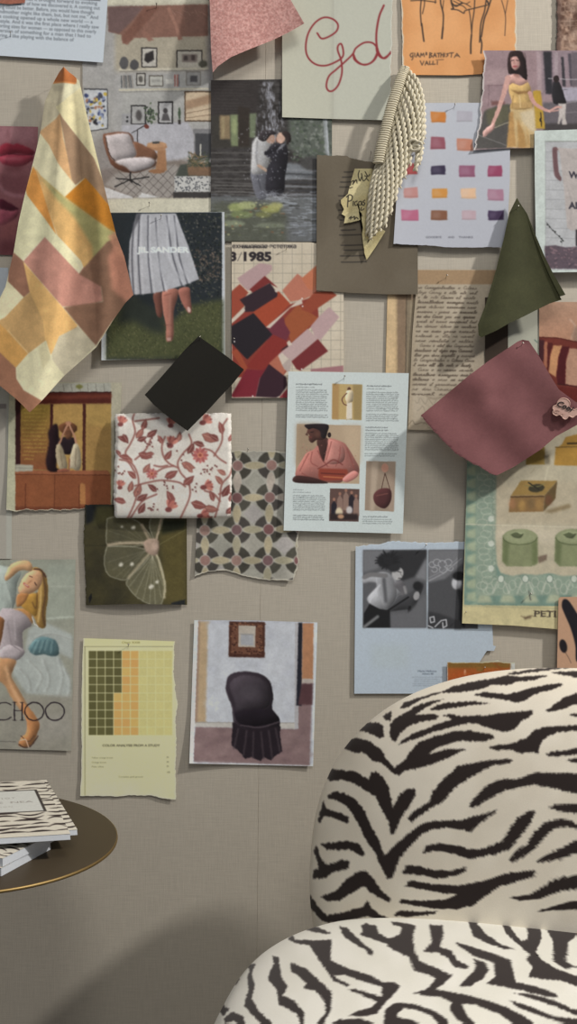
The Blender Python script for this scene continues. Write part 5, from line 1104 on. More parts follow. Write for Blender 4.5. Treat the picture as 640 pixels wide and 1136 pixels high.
# ================================================================ teal tin-box poster
def p_tins(c):
    c.form=.3
    z=Z(505,470,4.733)
    c.a[:]=C(186,172,120)
    c.poly(z((60,150),(700,100),(700,960),(45,952)),C(104,132,116))
    c.grain(.02,1)
    for k in range(14):
        y=150+k*66; c.poly(z((60,y+20),(110,y),(110,y+60),(60,y+50)),C(166,172,134),soft=1.2,a=.75)
    for k in range(9):
        x=130+k*122; c.poly(z((x,890),(x+40,880),(x+66,940),(x-20,940)),C(172,174,138),soft=1.2,a=.8)
    # lace
    c.poly(z((110,100),(215,100),(215,800),(700,790),(700,900),(110,905)),C(134,150,128),soft=.8,a=.85)
    for k in range(26):
        (px,py),=z((160+20*math.sin(k*2.3),130+k*30)); t=np.linspace(0,6.3,18); c.line(np.c_[px+6*np.cos(t),py+4*np.sin(t)],C(172,178,156),.8,a=.6)
        (px,py),=z((205,140+k*27)); c.line(np.c_[px+2.4*np.cos(t),py+3*np.sin(t)],C(112,130,112),.8,a=.7)
    for k in range(20):
        (px,py),=z((150+k*30,850+18*math.sin(k*1.9))); t=np.linspace(0,6.3,18); c.line(np.c_[px+4*np.cos(t),py+5.5*np.sin(t)],C(176,180,160),.8,a=.6)
    for k in range(8):
        (px,py),=z((240+k*128,815)); c.ell(px,py,3.2,3.8,C(182,188,170),soft=.4); t=np.linspace(0,6.3,20); c.line(np.c_[px+3.8*np.cos(t),py+4.4*np.sin(t)],C(108,126,110),.8)
        for s_ in (-1,1): c.line([(px+s_*4,py+3),(px+s_*9,py+16)],C(172,176,156),2.0,a=.7,soft=.4)
    for y in (630,760,500): (px,py),=z((188,y)); c.ell(px,py,3.4,3.4,C(184,190,172),soft=.4)
    # cream cloth centre
    c.poly(z((215,60),(700,0),(700,790),(640,795),(560,800),(500,785),(430,795),(360,790),(300,800),(240,785),(218,740),(210,600),(215,500)),C(176,164,134),soft=.5)
    c.poly(z((215,330),(560,300),(700,310),(700,530),(215,525)),C(172,156,126),soft=3,a=.7); c.line(z((55,528),(700,545)),C(196,188,160),.8,a=.9); c.poly(z((215,545),(700,555),(700,640),(215,620)),C(194,180,152),soft=4,a=.7)
    # boxes above
    c.poly(z((370,215),(372,150),(470,120),(470,215)),C(140,110,42),soft=.4); c.rect(604,505,610,515,C(122,110,84),soft=1)
    c.poly(z((520,218),(528,128),(560,110),(580,70),(700,40),(700,222)),C(164,118,36),soft=.4); c.line(z((526,124),(700,118)),C(96,70,22),1.0); c.line(z((590,104),(700,102)),C(70,50,18),2.0); c.poly(z((530,130),(700,125),(700,216),(522,214)),C(170,122,38),soft=1)
    # book-like tin
    c.poly(z((460,460),(600,420),(610,440),(500,470)),C(132,112,76),soft=1.5)
    c.poly(z((345,298),(536,300),(470,375),(292,378)),C(148,114,52),soft=.3); c.poly(z((292,378),(470,375),(462,462),(280,465)),C(134,98,52),soft=.3); c.poly(z((536,300),(470,375),(462,462),(525,395)),C(96,74,40),soft=.3)
    c.ell(595,541.5,9,4.6,C(58,52,34),rot=-6,soft=.4); c.line(z((365,325),(430,330),(470,315)),C(120,112,60),.8,smooth=True); c.line(z((385,310),(440,345)),C(40,38,26),1.4); c.line(z((292,385),(465,382)),C(78,54,30),1.2)
    for a,b,cc in ((300,420,C(168,110,70)),(350,430,C(176,132,60)),(400,420,C(108,84,50)),(440,425,C(160,118,58)),(490,400,C(112,62,40))): (px,py),=z((a,b)); c.ell(px,py,4,6,cc,soft=1.5,a=.6)
    c.line(z((420,230),(395,260)),C(160,146,112),1.0,soft=.4); c.line(z((490,225),(470,300)),C(196,186,156),1.0,soft=.5)
    # green round tins
    for dx in (0,276):
        c.poly(z((430+dx,700),(482+dx,685),(480+dx,715),(440+dx,735)),C(120,100,80),soft=.6)
        c.poly(z((250+dx,585),(430+dx,590),(432+dx,735),(400+dx,750),(270+dx,750),(246+dx,720)),C(124,130,88),soft=.3)
        c.poly(z((252+dx,590),(285+dx,600),(275+dx,745),(248+dx,725)),C(98,108,66),soft=1.2); c.poly(z((400+dx,600),(430+dx,592),(432+dx,735),(405+dx,745)),C(102,112,68),soft=1.5)
        (px,py),=z((341+dx,594)); c.ell(px,py,19,8.8,C(128,134,92),soft=.2); c.ell(px,py-.6,17.5,7.4,C(138,144,102),soft=.5)
        t=np.linspace(.1,3.04,20); c.line(np.c_[px+19*np.cos(t),py+8.8*np.sin(t)],C(80,90,54),.9)
        c.poly(z((290+dx,578),(318+dx,570),(340+dx,578),(360+dx,574),(345+dx,598),(325+dx,602),(305+dx,595)),C(82,90,58),soft=.3,smooth=True); c.line(z((292+dx,577),(320+dx,568),(345+dx,576),(362+dx,572)),C(160,168,120),.8,smooth=True)
    # bottom band
    c.poly(z((44,952),(700,972),(700,1080),(36,1050)),C(188,174,122)); c.poly(z((44,952),(700,972),(700,980),(44,960)),C(168,160,116),soft=.4)
    c.text('PETI',592.0,683.8,9.0,C(66,56,46),bold=.02,width=24.5,rot=1.2)
    for x in (593.2,601.0,608.2,615.6): c.line([(x-1.6,683.9+(x-592)*.02),(x+1.8,684.0+(x-592)*.02)],C(66,56,46),.7); c.line([(x-1.6,677.4+(x-592)*.02),(x+1.0,677.4+(x-592)*.02)],C(66,56,46),.6)
    for x,y in ((613.5,683.6),): pass
    c.line(z((345,1010),(365,1020),(385,1012),(405,1008)),C(140,120,84),1.2,soft=.4); c.poly(z((360,1015),(400,1008),(398,1020),(365,1030)),C(110,90,64),soft=.5)
    c.line(z((386,880),(396,925)),C(90,94,84),1.4,soft=.4)
    c.grain(.03,1)
sheet('vintage_poster','teal vintage poster of tins on a lace cloth lettered PETI','picture',dict(t=[(519,470),(690,470)],r=[(690,470),(690,704)],b=[(512.5,691.5),(570,694),(690,704)],l=[(519,470),(517,560),(512.5,691.5)]),10.5,p_tins,C(170,160,120),seed=37,tone=(.8,.98),warp=.25,curl=(0,0,0,1))
# ================================================================ black and pink card
def p_card(c):
    z=Z(490,650,4.267)
    c.a[:]=C(172,134,106)
    c.poly(z((575,65),(600,70),(640,130),(680,200),(700,330),(640,360),(632,280),(610,200),(580,130),(568,95)),C(24,22,28),smooth=True,soft=.15)
    c.ell(624.8,716.8,4.2,7.6,C(26,22,26),rot=-12,soft=.15); c.line(z((585,315),(600,340),(612,365)),C(60,46,40),.5,smooth=True)
    c.grain(.02,1)
sheet('patterned_card','tan card with bold black brush shapes at the right edge','picture',dict(t=[(619.5,664),(622,662.3),(680,662)],r=[(680,662),(680,760)],b=[(617.5,760),(680,760)],l=[(619.5,664),(617.5,760)]),14.0,p_card,C(172,134,106),seed=38)
# ================================================================ hanging cloths
def pin(px,py,d,label,out=.009,up=.55,side=.15,head=.0016,mt='steel',group=None):
    """small nail-like pin: shaft pushed into the wall at the pixel, leaning up"""
    p=Vector(at(px,py,d)); a=Vector((side,-1,up)).normalized()
    b=p+a*out
    V,Fc=tube('s',[(p.x,.001,p.z),(p.x,p.y+.0005,p.z),p+a*out*.8,b],[.0005,.0005,.0006,.0006],None,seg=6)
    V2,F2=tube('h',[b-a*.0012,b-a*.0009,b,b+a*.0005],[head*.7,head,head,head*.6],None,seg=10)
    o=mesh_obj('push_pin',*merge((V,Fc),(V2,F2)),M[mt],origin=p); return tag(o,label,'pin',group)
def p_patch(c):
    zH=Z(0,130,5.333); zB=Z(0,280,4.0); zT=Z(0,0,2.667)
    CR=C(196,189,156); c.a[:]=CR
    c.poly([(60,70),(85,70),(85,96),(60,96)],C(160,92,46)); c.poly(zT((150,262),(160,245),(225,245),(240,280),(240,300),(150,300)),CR,soft=.3); c.line(zT((155,246),(190,242),(222,247)),C(190,120,66),1.6)
    c.poly(zT((150,250),(190,250),(180,330),(110,400),(60,400),(80,330)),C(176,164,136),soft=1.5,a=.8)  # soft tan shadow at the upper left, painted into the cloth colour
    c.poly(zH((228,90),(330,10),(358,-30),(362,30),(375,130),(410,250),(425,370),(445,400),(400,365),(340,270),(290,165),(240,100)),C(192,150,104),soft=.2)
    c.poly(zH((352,-25),(372,5),(560,245),(700,560),(640,700),(640,520),(500,360),(445,402),(425,370),(400,240),(375,110)),C(142,114,88),soft=.3)
    c.poly(zH((372,5),(330,-60),(480,-180),(640,250),(620,400),(555,240)),C(206,194,150),soft=.3)
    c.poly(zH((235,95),(290,165),(340,270),(445,402),(385,480),(280,380),(198,290)),C(198,190,154),soft=.2)
    c.poly(zH((383,472),(505,358),(560,420),(660,540),(760,720),(640,665),(500,570)),C(176,112,34),soft=.25)
    c.poly(zH((210,300),(240,345),(385,475),(640,660),(760,730),(700,853),(600,1000),(540,1010),(480,850),(340,700),(290,560),(250,430)),C(192,152,94),soft=.3)
    c.poly(zH((240,350),(385,475),(640,660),(760,730),(700,853),(640,1000),(570,1010),(545,760),(440,590),(330,480)),C(146,146,96),soft=1.6,a=.85)
    c.poly(zH((195,290),(215,320),(250,430),(290,560),(335,700),(160,465),(150,420)),C(196,132,62),soft=.25)
    c.poly(zH((150,450),(160,462),(265,600),(335,700),(430,815),(470,900),(400,870),(265,710),(125,840),(60,900),(90,700)),C(196,190,152),soft=.2)
    PK=C(170,120,104)
    c.poly([(49.7,263),(88,304),(93,296),(110,300),(114,334),(90,340),(69,340),(26,290)],PK,soft=.2)
    c.poly([(87.5,304),(94,296),(119,268),(134,262),(150,330),(125,356),(106,384),(70,341),(88,338),(114,334.5),(112,318)],C(122,90,70),soft=.8)
    c.poly([(120,285),(128,270),(140,280),(150,330),(139,335),(124,320)],C(184,124,100),soft=2.2,a=.85); c.poly([(120,262),(140,250),(142,290),(130,282)],C(190,132,104),soft=1.5,a=.8)
    c.poly(zB((60,0),(105,40),(140,170),(105,200),(35,130),(40,40)),C(134,94,74),soft=.2)
    c.poly(zB((35,130),(105,200),(20,290),(-30,340),(-10,200)),C(196,186,150),soft=.2)
    c.poly(zB((-60,330),(20,290),(105,200),(140,170),(200,250),(350,335),(260,390),(230,450),(205,390),(125,450),(30,345),(-40,420)),C(176,140,90),soft=.3)
    c.poly(zB((104,42),(275,240),(345,325),(270,375),(225,455),(200,385),(190,300),(130,170)),C(198,156,96),soft=.3)
    c.poly(zB((-80,380),(-10,310),(30,345),(125,450),(70,512),(-20,440),(-90,460)),C(188,140,76),soft=.3)
    c.poly(zB((230,450),(262,372),(345,330),(425,412),(285,555),(235,490)),C(172,162,136),soft=.3)
    c.poly(zB((205,392),(125,450),(75,512),(72,560),(110,610),(185,660),(290,550),(225,470)),C(194,186,150),soft=.25)
    c.poly(zB((205,392),(170,420),(190,520),(225,470)),C(170,160,124),soft=1,a=.7); c.line(zB((35,345),(125,448)),C(206,170,116),.9,soft=.3)
    c.poly(zB((-120,400),(-20,425),(70,512),(72,560),(105,612),(185,658),(260,600),(125,760),(-120,640)),C(142,98,74),soft=.25)
    for k in range(26):
        t=k/25; x=71+(47-71)*t; y=418+(444-418)*t; c.line([(x,y),(x-1,y+1.2)],C(160,140,120),.6)
    c.grain(.04,1.0); n=vnoise(c.h,c.w,20,c.rng)[...,None]; c.a*=.95+.1*n
def d_patch(u,v,X,Y):
    env=np.clip(v*1.6,0,1)
    return .006+.022*env+env*(.008*np.cos((u-.28)*8.0)+.0035*np.sin(u*15+v*3)+.0010*np.sin(u*31+v*9)) + .012*(1-env)*np.exp(-((u-.5)/.3)**2)
sheet('patchwork_cloth','long patchwork cloth of cream, pink, ochre and brown shapes hanging from one corner','cloth',dict(t=[(66,79.5),(70.5,74),(76,79.5)],r=[(76,79.5),(82,84),(88,90),(98,135),(109,180),(120,225),(129,261),(138,285),(148,327)],
   b=[(-36,400),(0,428),(18,442.6),(33,457.5),(47,444),(71,417),(107,385),(125,356),(139,336),(148,327)],l=[(66,79.5),(59,92),(50,112),(45,145),(40,167),(28,214),(20.6,246),(15,280),(6,318),(-14,360),(-36,400)]),19.0,p_patch,C(196,186,146),material='cloth',seed=41,dfn=d_patch,step=.7)
def d_flap(a,b,k1,k2,ph=0):
    return lambda u,v,X,Y: a+b*v+k1*np.sin(u*k2+ph)*v
sheet('felt_swatch','heathered pink felt swatch hanging with a lifted corner at the top','fabric',dict(t=[(232,-30),(310,-30)],r=[(310,-30),(322.4,0),(337.5,26)],b=[(236,80.5),(241.5,73.7),(256,63.5),(274,55.7),(302.6,44.5),(320,36),(337.5,26)],l=[(232,-30),(232.6,0),(234,54),(236,80.5)]),8.0,
   lambda c:(c.a.__setitem__(slice(None),c.nfield(C(170,110,100),C(202,146,134),1.6,3,con=1.2)),c.grain(.12,.8),[c.line([(x,y),(x+c.rng.normal(0,2),y+c.rng.normal(0,2))],C(214,168,156),.3,a=.4) for x,y in zip(c.rng.uniform(232,338,500),c.rng.uniform(-20,80,500))]),C(188,130,118),material='felt',tone=(.8,1.0),seed=42,dfn=lambda u,v,X,Y:.012+.020*v+.006*np.sin(u*5+1)*v,step=.7)
def p_green(c):
    c.a[:]=c.nfield(C(64,64,40),C(70,70,44),14,3); c.grain(.08,.7)
sheet('green_cloth','dark olive green cloth hanging in a point from one pinned corner','cloth',dict(t=[(571,224),(573.4,219.4),(576,224)],r=[(576,224),(584.7,237),(594,260.6),(604.4,285),(613.8,303.8),(627.3,327)],b=[(531,372),(534,374.5),(538.8,372),(552,366),(565,358.5),(582,350.6),(598.8,342),(610,336.6),(623,332.5),(621,329),(627.3,327)],
   l=[(571,224),(565,236),(558.4,266),(550,300),(538.8,337.5),(530,360),(531,372)]),18.0,p_green,C(62,64,40),material='cloth',seed=43,dfn=lambda u,v,X,Y:.004+.020*v+.006*np.sin(u*6.5)*v,step=.7,gain=.80)
sheet('maroon_cloth','dusty maroon cloth pinned at its top corner beside the green cloth','cloth',dict(t=[(466.6,461),(484,446.7),(518.6,417.8),(541.7,400.5),(566,384.5),(574,379),(579.5,376.8),(586.5,378)],r=[(586.5,378),(596.7,393),(611,417.8),(619.8,432),(640,447),(662,460)],
   b=[(550,527.5),(553,526.5),(570.6,517.6),(599.6,498.8),(617,484),(640,471.5),(662,460)],l=[(466.6,461),(486.8,484),(504,501.7),(527,516),(544,525.5),(550,527.5)]),22.0,
   lambda c:(c.a.__setitem__(slice(None),c.nfield(C(112,68,68),C(120,74,74),20,3)),[c.line([(x,y),(x+1.2,y+c.rng.normal(0,1))],C(70,40,42),.8) for x,y in zip(np.linspace(467,550,60),np.interp(np.linspace(467,550,60),[466.6,486.8,504,527,544,550],[461,484,501.7,516,525.5,527.5]))],c.grain(.06,.7)),C(116,71,71),material='velvet',seed=44,gain=.9,torn={'l':(.35,.2)},
   dfn=lambda u,v,X,Y:.008+.022*(1-np.exp(-2.5*np.hypot(X-579,Y-379)/90))+.004*np.sin((X+Y)*.05)+.003*np.sin((X-Y)*.07+1)+.006*np.exp(-((X-540)**2+(Y-425)**2)/260.)-.004*np.exp(-((X-552)**2+(Y-440)**2)/160.),step=.7)
sheet('dark_cloth','near-black square cloth pinned by its top corner above the floral cloth','cloth',dict(t=[(220.2,373),(236,384),(252,395.5),(270.7,410)],r=[(270.7,410),(258,426),(242.8,442),(230,456),(208,478)],b=[(160.5,438),(170,448.5),(181.7,458.5),(194,468),(208,478)],l=[(220.2,373),(205,388),(192,403),(178,419),(160.5,438)]),22.0,
   lambda c:c.grain(.08,1),C(38,35,28),material='velvet',seed=45,gain=.42,dfn=lambda u,v,X,Y:.004+.014*(u+v)/2+.003*np.sin(u*6)*v,step=.8)
def p_floral(c):
    z=Z(110,365,3.765); c.a[:]=c.nfield(C(204,196,182),C(214,206,194),16,2)
    ST=C(144,84,74)
    st=[((115,800),(150,720),(165,640),(150,580),(120,545),(110,515),(130,480),(150,430),(140,380),(150,345)),((150,655),(200,642),(260,632),(330,640),(360,658)),((340,790),(378,700),(372,640),(340,600),(328,560),(350,520),(385,480),(375,440)),
        ((330,580),(290,560),(268,530),(262,490),(275,450)),((480,800),(502,720),(512,650),(545,610),(560,560)),((150,545),(180,520),(200,495),(215,460)),((440,500),(470,510),(500,540),(530,560)),((480,530),(512,470),(515,410),(535,375)),((150,385),(190,380),(250,372)),
        ((235,600),(270,580),(310,572)),((85,545),(120,555),(150,600)),((230,570),(255,575),(285,570)),((505,720),(480,690),(440,675)),((500,690),(530,680),(555,690)),((130,790),(180,720),(240,690))]
    for s_ in st: c.line(z(*s_),ST,1.9,smooth=True,soft=.15,a=.9)
    LC_=[C(140,78,70),C(122,66,60),C(158,98,84)]
    def leaf(x,y,L,a,k=.48):
        (px,py),=z((x,y)); L=L*1.12/3.765; r=math.radians(a); u=np.array([math.cos(r),math.sin(r)]); n=np.array([-u[1],u[0]]); p=np.array([px,py])
        c.poly([tuple(p-u*.5),tuple(p+u*L*.3+n*(L*k*.55+.5)),tuple(p+u*L*.65+n*(L*k*.5+.5)),tuple(p+u*(L+.8)),tuple(p+u*L*.6-n*(L*k*.35+.5)),tuple(p+u*L*.25-n*(L*k*.4+.5))],C(112,62,56),soft=.2)
        c.poly([tuple(p),tuple(p+u*L*.3+n*L*k*.55),tuple(p+u*L*.65+n*L*k*.5),tuple(p+u*L),tuple(p+u*L*.6-n*L*k*.35),tuple(p+u*L*.25-n*L*k*.4)],LC_[c.rng.integers(3)],smooth=False,soft=.2)
        c.line([tuple(p+u*L*.1),tuple(p+u*L*.8)],C(206,160,142),.5,a=.7)
    for q in ((155,455,44,-55),(160,465,36,-20),(165,520,52,15),(140,560,-40,40),(148,700,52,-65),(158,715,44,-30),(112,725,-50,15),(125,680,40,-75),(155,625,-44,-140+180),(130,540,-44,10),(120,470,-44,25),(310,735,-60,65),(240,680,-44,40),(275,620,52,-28),(352,650,50,-40),(385,725,60,15),(440,745,52,10),(478,720,-44,70),(515,700,50,-60),(515,650,-44,50),
              (430,440,64,22),(515,440,-50,75),(500,465,-44,30),(440,490,-46,20),(370,520,44,-60),(275,545,40,-55),(345,560,52,20),(390,600,-44,50),(230,520,-36,-10),(185,600,40,-55),(200,450,44,-35),(545,720,30,-75),(530,610,-40,30),(90,530,-30,50),(180,420,40,-70),(330,470,36,-80),(540,470,-40,-60+180),(100,440,38,60),(165,770,44,-60),(430,800,40,-20),(530,770,40,-40),(265,480,-38,60)): leaf(*q)
    def daisy(x,y,r,n=12):
        (px,py),=z((x,y)); r/=3.765
        for k in range(n): 
            a=2*math.pi*k/n; c.ell(px+r*.62*math.cos(a),py+r*.62*math.sin(a),r*.40,r*.2,C(188,106,98) if k%2 else C(168,84,80),rot=math.degrees(a),soft=.1)
        c.ell(px,py,r*.35,r*.35,C(200,120,92)); c.ell(px,py,r*.18,r*.18,C(150,70,56))
    def tulip(x,y,r,a):
        (px,py),=z((x,y)); r/=3.765; 
        for k in (-2,-1,1,2,0):
            b=math.radians(a+k*24); c.ell(px+r*.35*math.cos(b),py+r*.35*math.sin(b),r*.62,r*.24,[C(184,106,92),C(150,76,70),C(198,122,104)][abs(k)],rot=math.degrees(b),soft=.1)
        c.ell(px-r*.3*math.cos(math.radians(a)),py-r*.3*math.sin(math.radians(a)),r*.4,r*.3,C(128,66,62),soft=.2)
    daisy(422,527,34); daisy(220,605,24,10); tulip(445,658,34,-20); tulip(300,478,34,-70); tulip(295,745,36,-60); tulip(92,390,30,-70); tulip(440,385,34,-40); tulip(88,655,26,-80); tulip(430,778,32,-20); tulip(300,395,30,-80)
    for x,y,n in ((215,480,9),(100,590,7),(285,650,9),(205,750,10),(455,595,9),(335,520,4),(390,665,5),(180,700,3),(250,470,4),(475,575,4)):
        for k in range(n): (px,py),=z((x+c.rng.normal(0,20),y+c.rng.normal(0,12))); c.ell(px,py,1.05,1.05,C(120,74,68)); c.line([(px,py),(px+1.5,py+2.2)],C(150,104,96),.4,a=.6)
    for k in range(60): x=c.rng.uniform(126,257); c.line([(x,457),(x+c.rng.normal(0,.8),459.5)],C(170,160,146),.5,a=.6)
    c.grain(.05,.8)
def d_floral(u,v,X,Y):
    r=np.clip((v-.80)/.20,0,1); e=np.clip(np.abs(u-.5)*2-.93,0,1)/.07
    return .004+.012*np.sqrt(np.clip(v*3,0,1))-.010*(1-np.sqrt(np.clip(1-r**2.2,0,1)))-.004*np.clip(e,0,1)**2+.0012*np.sin(u*9+v*4)+.0012*np.sin(v*13)
sheet('floral_cloth','folded cream cloth printed with rust red flowers and vines','cloth',dict(t=[(127.5,459.5),(160,458.5),(200,459),(240,458),(256.5,458.5)],r=[(256.5,458.5),(257,500),(256.8,540),(255.8,571),(254.5,573)],b=[(127,572.5),(129,574.6),(170,574.8),(210,575),(252,574.2),(254.5,573)],l=[(127.5,459.5),(128.5,480),(127,520),(126,550),(127,572.5)]),9.0,p_floral,C(210,202,188),material='cloth',seed=46,gain=.88,tone=(.85,1.0),dfn=d_floral,step=.55,torn={'t':(.35,.1),'r':(.3,.1),'l':(.3,.1)},border=None)
# ================================================================ rope tassel fringe
def px3(px,py,d): return Vector(at(px,py,d))
fr=empty('tassel_fringe',px3(449,75,.004),'cream twisted rope fringe hanging from its woven header band','trim')
ctr=[(449.5,75,12),(445.5,84,20),(441.5,96,25),(437,109,28),(433,122,29),(429.5,136,30),(426,150,30),(422.5,164,30),(419.5,180,29)]
def interp(path,n):
    p=np.array([tuple(px3(a,b,d*.001)) for a,b,d in path]); q=catmull(p,False,8)
    d=np.r_[0,np.cumsum(np.linalg.norm(np.diff(q,axis=0),axis=1))]; t=np.linspace(0,d[-1],n)
    return np.c_[np.interp(t,d,q[:,0]),np.interp(t,d,q[:,1]),np.interp(t,d,q[:,2])],d[-1]
P_,L_=interp(ctr,46); parts=[]
for i in range(46):
    t=Vector(P_[min(i+1,45)]-P_[max(i-1,0)]).normalized(); w=t.cross(Vector((0,-1,0))).normalized(); c0=Vector(P_[i]); hw=.0072+.0016*min(1,i/12)
    n=Vector((0,-1,0)); sl=t*.0016
    ring=[]
    for k in range(13):
        a=2*math.pi*k/12; ring.append(c0+w*math.cos(a)*hw+n*math.sin(a)*.0040+sl*math.cos(a))
    parts.append(tube('r',ring,.0017,None,seg=6,cap=False))
mesh_obj('header_band',*merge(*parts),M['rope'],fr)
ropes=[[(417,176,22),(412.5,205,26),(409,235,26),(407.8,262,22)],[(419.5,177,25),(416,205,30),(413,235,30),(411,266,26)],[(422,173,24),(421,200,31),(418.3,232,32),(415.5,261,28)],[(424.5,165,24),(425.5,195,32),(424,228,33),(420.5,257,29)],
 [(427,154,24),(430,185,33),(429.5,220,34),(426.5,253,30)],[(430,143,24),(434,175,33),(435,205,34),(433,238,30)],[(433,131,23),(438.5,160,33),(440,190,34),(438,224,30)],[(436,120,22),(443,148,32),(445.5,180,33),(442.8,209,30)],
 [(438.5,110,22),(447.5,138,30),(450,165,32),(448.5,198,29)],[(441,101,20),(450.5,125,28),(455,150,31),(454,185,28)],[(443,94,19),(454,114,26),(459.5,138,29),(458.8,160,30)],[(445.5,87,18),(457.5,104,24),(464,130,27),(464,158,28)],
 [(447,81,17),(460.5,98,22),(467,124,25),(468.3,160,26)],[(449,76,15),(462.5,90,20),(469,114,23),(470.3,153,24)],
 [(460,166,31),(463,176,31),(460.5,190,30)],[(465,160,30),(467,170,30),(464.5,182,29)],
 [(436,122,16),(441,150,20),(442.5,185,20),(439,215,18)],[(430,145,16),(432,175,20),(432,205,22),(430,240,20)],[(445,92,14),(455,112,18),(461.5,135,20),(461,150,22)]]
for r in ropes:
    r=[(r[0][0]+3.2,r[0][1]+2,r[0][2]-8)]+r[1:]
    n=90; Q,L=interp(r,n)
    prev=None; parts=[]; frames=[]
    for i in range(n):
        t=Vector(Q[min(i+1,n-1)]-Q[max(i-1,0)]).normalized(); a=(Vector((0,-1,0))-t*t.dot(Vector((0,-1,0)))).normalized(); frames.append((Vector(Q[i]),a,t.cross(a)))
    pitch=.0230
    for s_ in range(2):
        pts=[];rad=[]
        for i,(c0,a,b) in enumerate(frames):
            th=2*math.pi*(L*i/(n-1)/pitch)+math.pi*s_
            fray=1+max(0,(i-n+5))*.18
            pts.append(c0+(a*math.cos(th)+b*math.sin(th))*.0023*fray); rad.append(.0026*(1 if i<n-4 else 1-.15*(i-n+5)))
        parts.append(tube('p',pts,rad,None,seg=6))
    mesh_obj('rope',*merge(*parts),M['rope'],fr)
kn=[]
for k,(ox,oy,tl) in enumerate(((458.5,159,.3),(463,161,-.5),(460.5,164,1.1))):
    c0=px3(ox,oy,.034); kn.append(tube('k',[c0+Vector((math.cos(a)*.0075,-.003*math.sin(a*1+k),math.sin(a)*.0055)) for a in np.linspace(0,2*math.pi,15)],.0028,None,seg=7,cap=False))
mesh_obj('knot',*merge(*kn),M['rope'],fr)
# ================================================================ pins
for a in ((72,81.5,26,'steel pin through the tip of the patchwork cloth'),(178.5,242.5,8,'steel pin at the waist of the white skirt page'),(317.5,277,6,'steel pin under the poster heading with the red squares'),
          (503.5,119.5,11.5,'steel pin at the top of the watercolour swatch sheet'),(573.2,232,24,'steel pin through the tip of the green cloth'),(578.3,383.5,33,'steel pin at the top corner of the maroon cloth'),
          (221.3,376.8,28,'steel pin at the top corner of the near-black cloth'),(381.5,420,10,'steel pin at the top of the magazine article page'),(494.5,308.5,6,'dark pin on the tan band above the handwritten letter'),
          (142.5,716.5,3.5,'dark pin at the top of the yellow colour chart'),(471.5,606.5,5,'pin at the top of the black and white photo page'),(173.5,8.5,2.5,'pin at the top of the living room page'),
          (515.8,680.5,11,'small pin at the lower left corner of the teal poster'),(587.5,660.5,11,'steel pin in the lace border of the teal poster'),(274.8,500.5,4,'pin at the top edge of the mosaic paper'),
          (165.5,228.5,2.5,'pin in the cream margin below the living room photo'),(411,172,9,'pin at the top edge of the taupe card under the fringe'),(448.5,78,21,'pin at the top of the rope fringe header'),
          (536.5,742,9.5,'pin in the small orange photo behind the armchair'),(283,8,30,'pin through the pink felt swatch') ,(12,40,6.5,'pin at the left of the white prose page'),(259,378.5,6,'white pin on the black square of the 1985 poster')):
    if a[3].startswith('pin through the pink'): continue
    pin(a[0],a[1],a[2]*.001,a[3],head=.0016 if 'small' not in a[3] else .0012)
# ================================================================ lettered brooch
bz=Z(590,440,12.62)
bo=[(290,160),(305,130),(345,115),(362,70),(395,35),(440,22),(490,35),(525,70),(530,110),(520,135),(545,165),(580,180),(600,185),(625,170),(650,185),(650,240),(610,262),(570,292),(530,275),(510,275),(490,305),(462,318),(435,300),(420,280),(395,255),(370,255),(345,268),(300,245),(290,215),(305,190)]
bp=np.array(bz(*bo)); bp=catmull(bp,True,3)
bd=.056
br=empty('enamel_brooch',px3(622,453,bd),'small silver-pink brooch lettered Cool on the maroon cloth','brooch')
def prism(pts,d0,d1):
    n=len(pts); V=[px3(x,y,d0) for x,y in pts]+[px3(x,y,d1) for x,y in pts]
    return V,[tuple(range(n,2*n))[::-1],tuple(range(n))]+[(i,(i+1)%n,n+(i+1)%n,n+i) for i in range(n)]
M['rose']=mat('rose_metal',lin(C(206,170,158)),rough=.45,metal=.3); M['enamel']=mat('black_enamel',(.015,.012,.012),rough=.4)
mesh_obj('backing',*prism(bp,bd-.002,bd),M['rose'],br,smooth=False)
for word,x,y,size,mt_,wd in (('Cool',616.6,449.2,8.6,'enamel',20),('Girl',613.2,456.6,6.2,'rose',14)):
    cu=bpy.data.curves.new('lettering','FONT'); cu.body=word; cu.offset=.022 if word=='Cool' else .01; cu.shear=.3; cu.extrude=.04; cu.resolution_u=3
    tmp=bpy.data.objects.new('tmp',cu); COL.objects.link(tmp); dg=bpy.context.evaluated_depsgraph_get(); dg.update(); me=bpy.data.meshes.new_from_object(tmp.evaluated_get(dg)); bpy.data.objects.remove(tmp)
    mw=max(v.co.x for v in me.vertices); sx=wd/mw; r=math.radians(24)
    for v in me.vertices:
        X=v.co.x*sx; Yv=-v.co.y*size; px_=x+X*math.cos(r)-Yv*math.sin(r); py_=y+X*math.sin(r)+Yv*math.cos(r)
        v.co=px3(px_,py_,bd+.0008+(v.co.z+.04)*.01)-Vector(br.location)
    me.materials.clear(); me.materials.append(M[mt_]); o=bpy.data.objects.new('lettering',me); COL.objects.link(o); o.parent=br
cx_=np.vstack([bp,bp[:1]]); mesh_obj('rim',*tube('rim',[px3(x,y,bd) for x,y in cx_],.0009,None,seg=6,cap=False),M['rose'],br)
mesh_obj('clasp',*tube('clasp',[px3(622,453,bd-.002),px3(622,453,bd-.010)],[.003,.0016],None,seg=8),M['steel'],br)
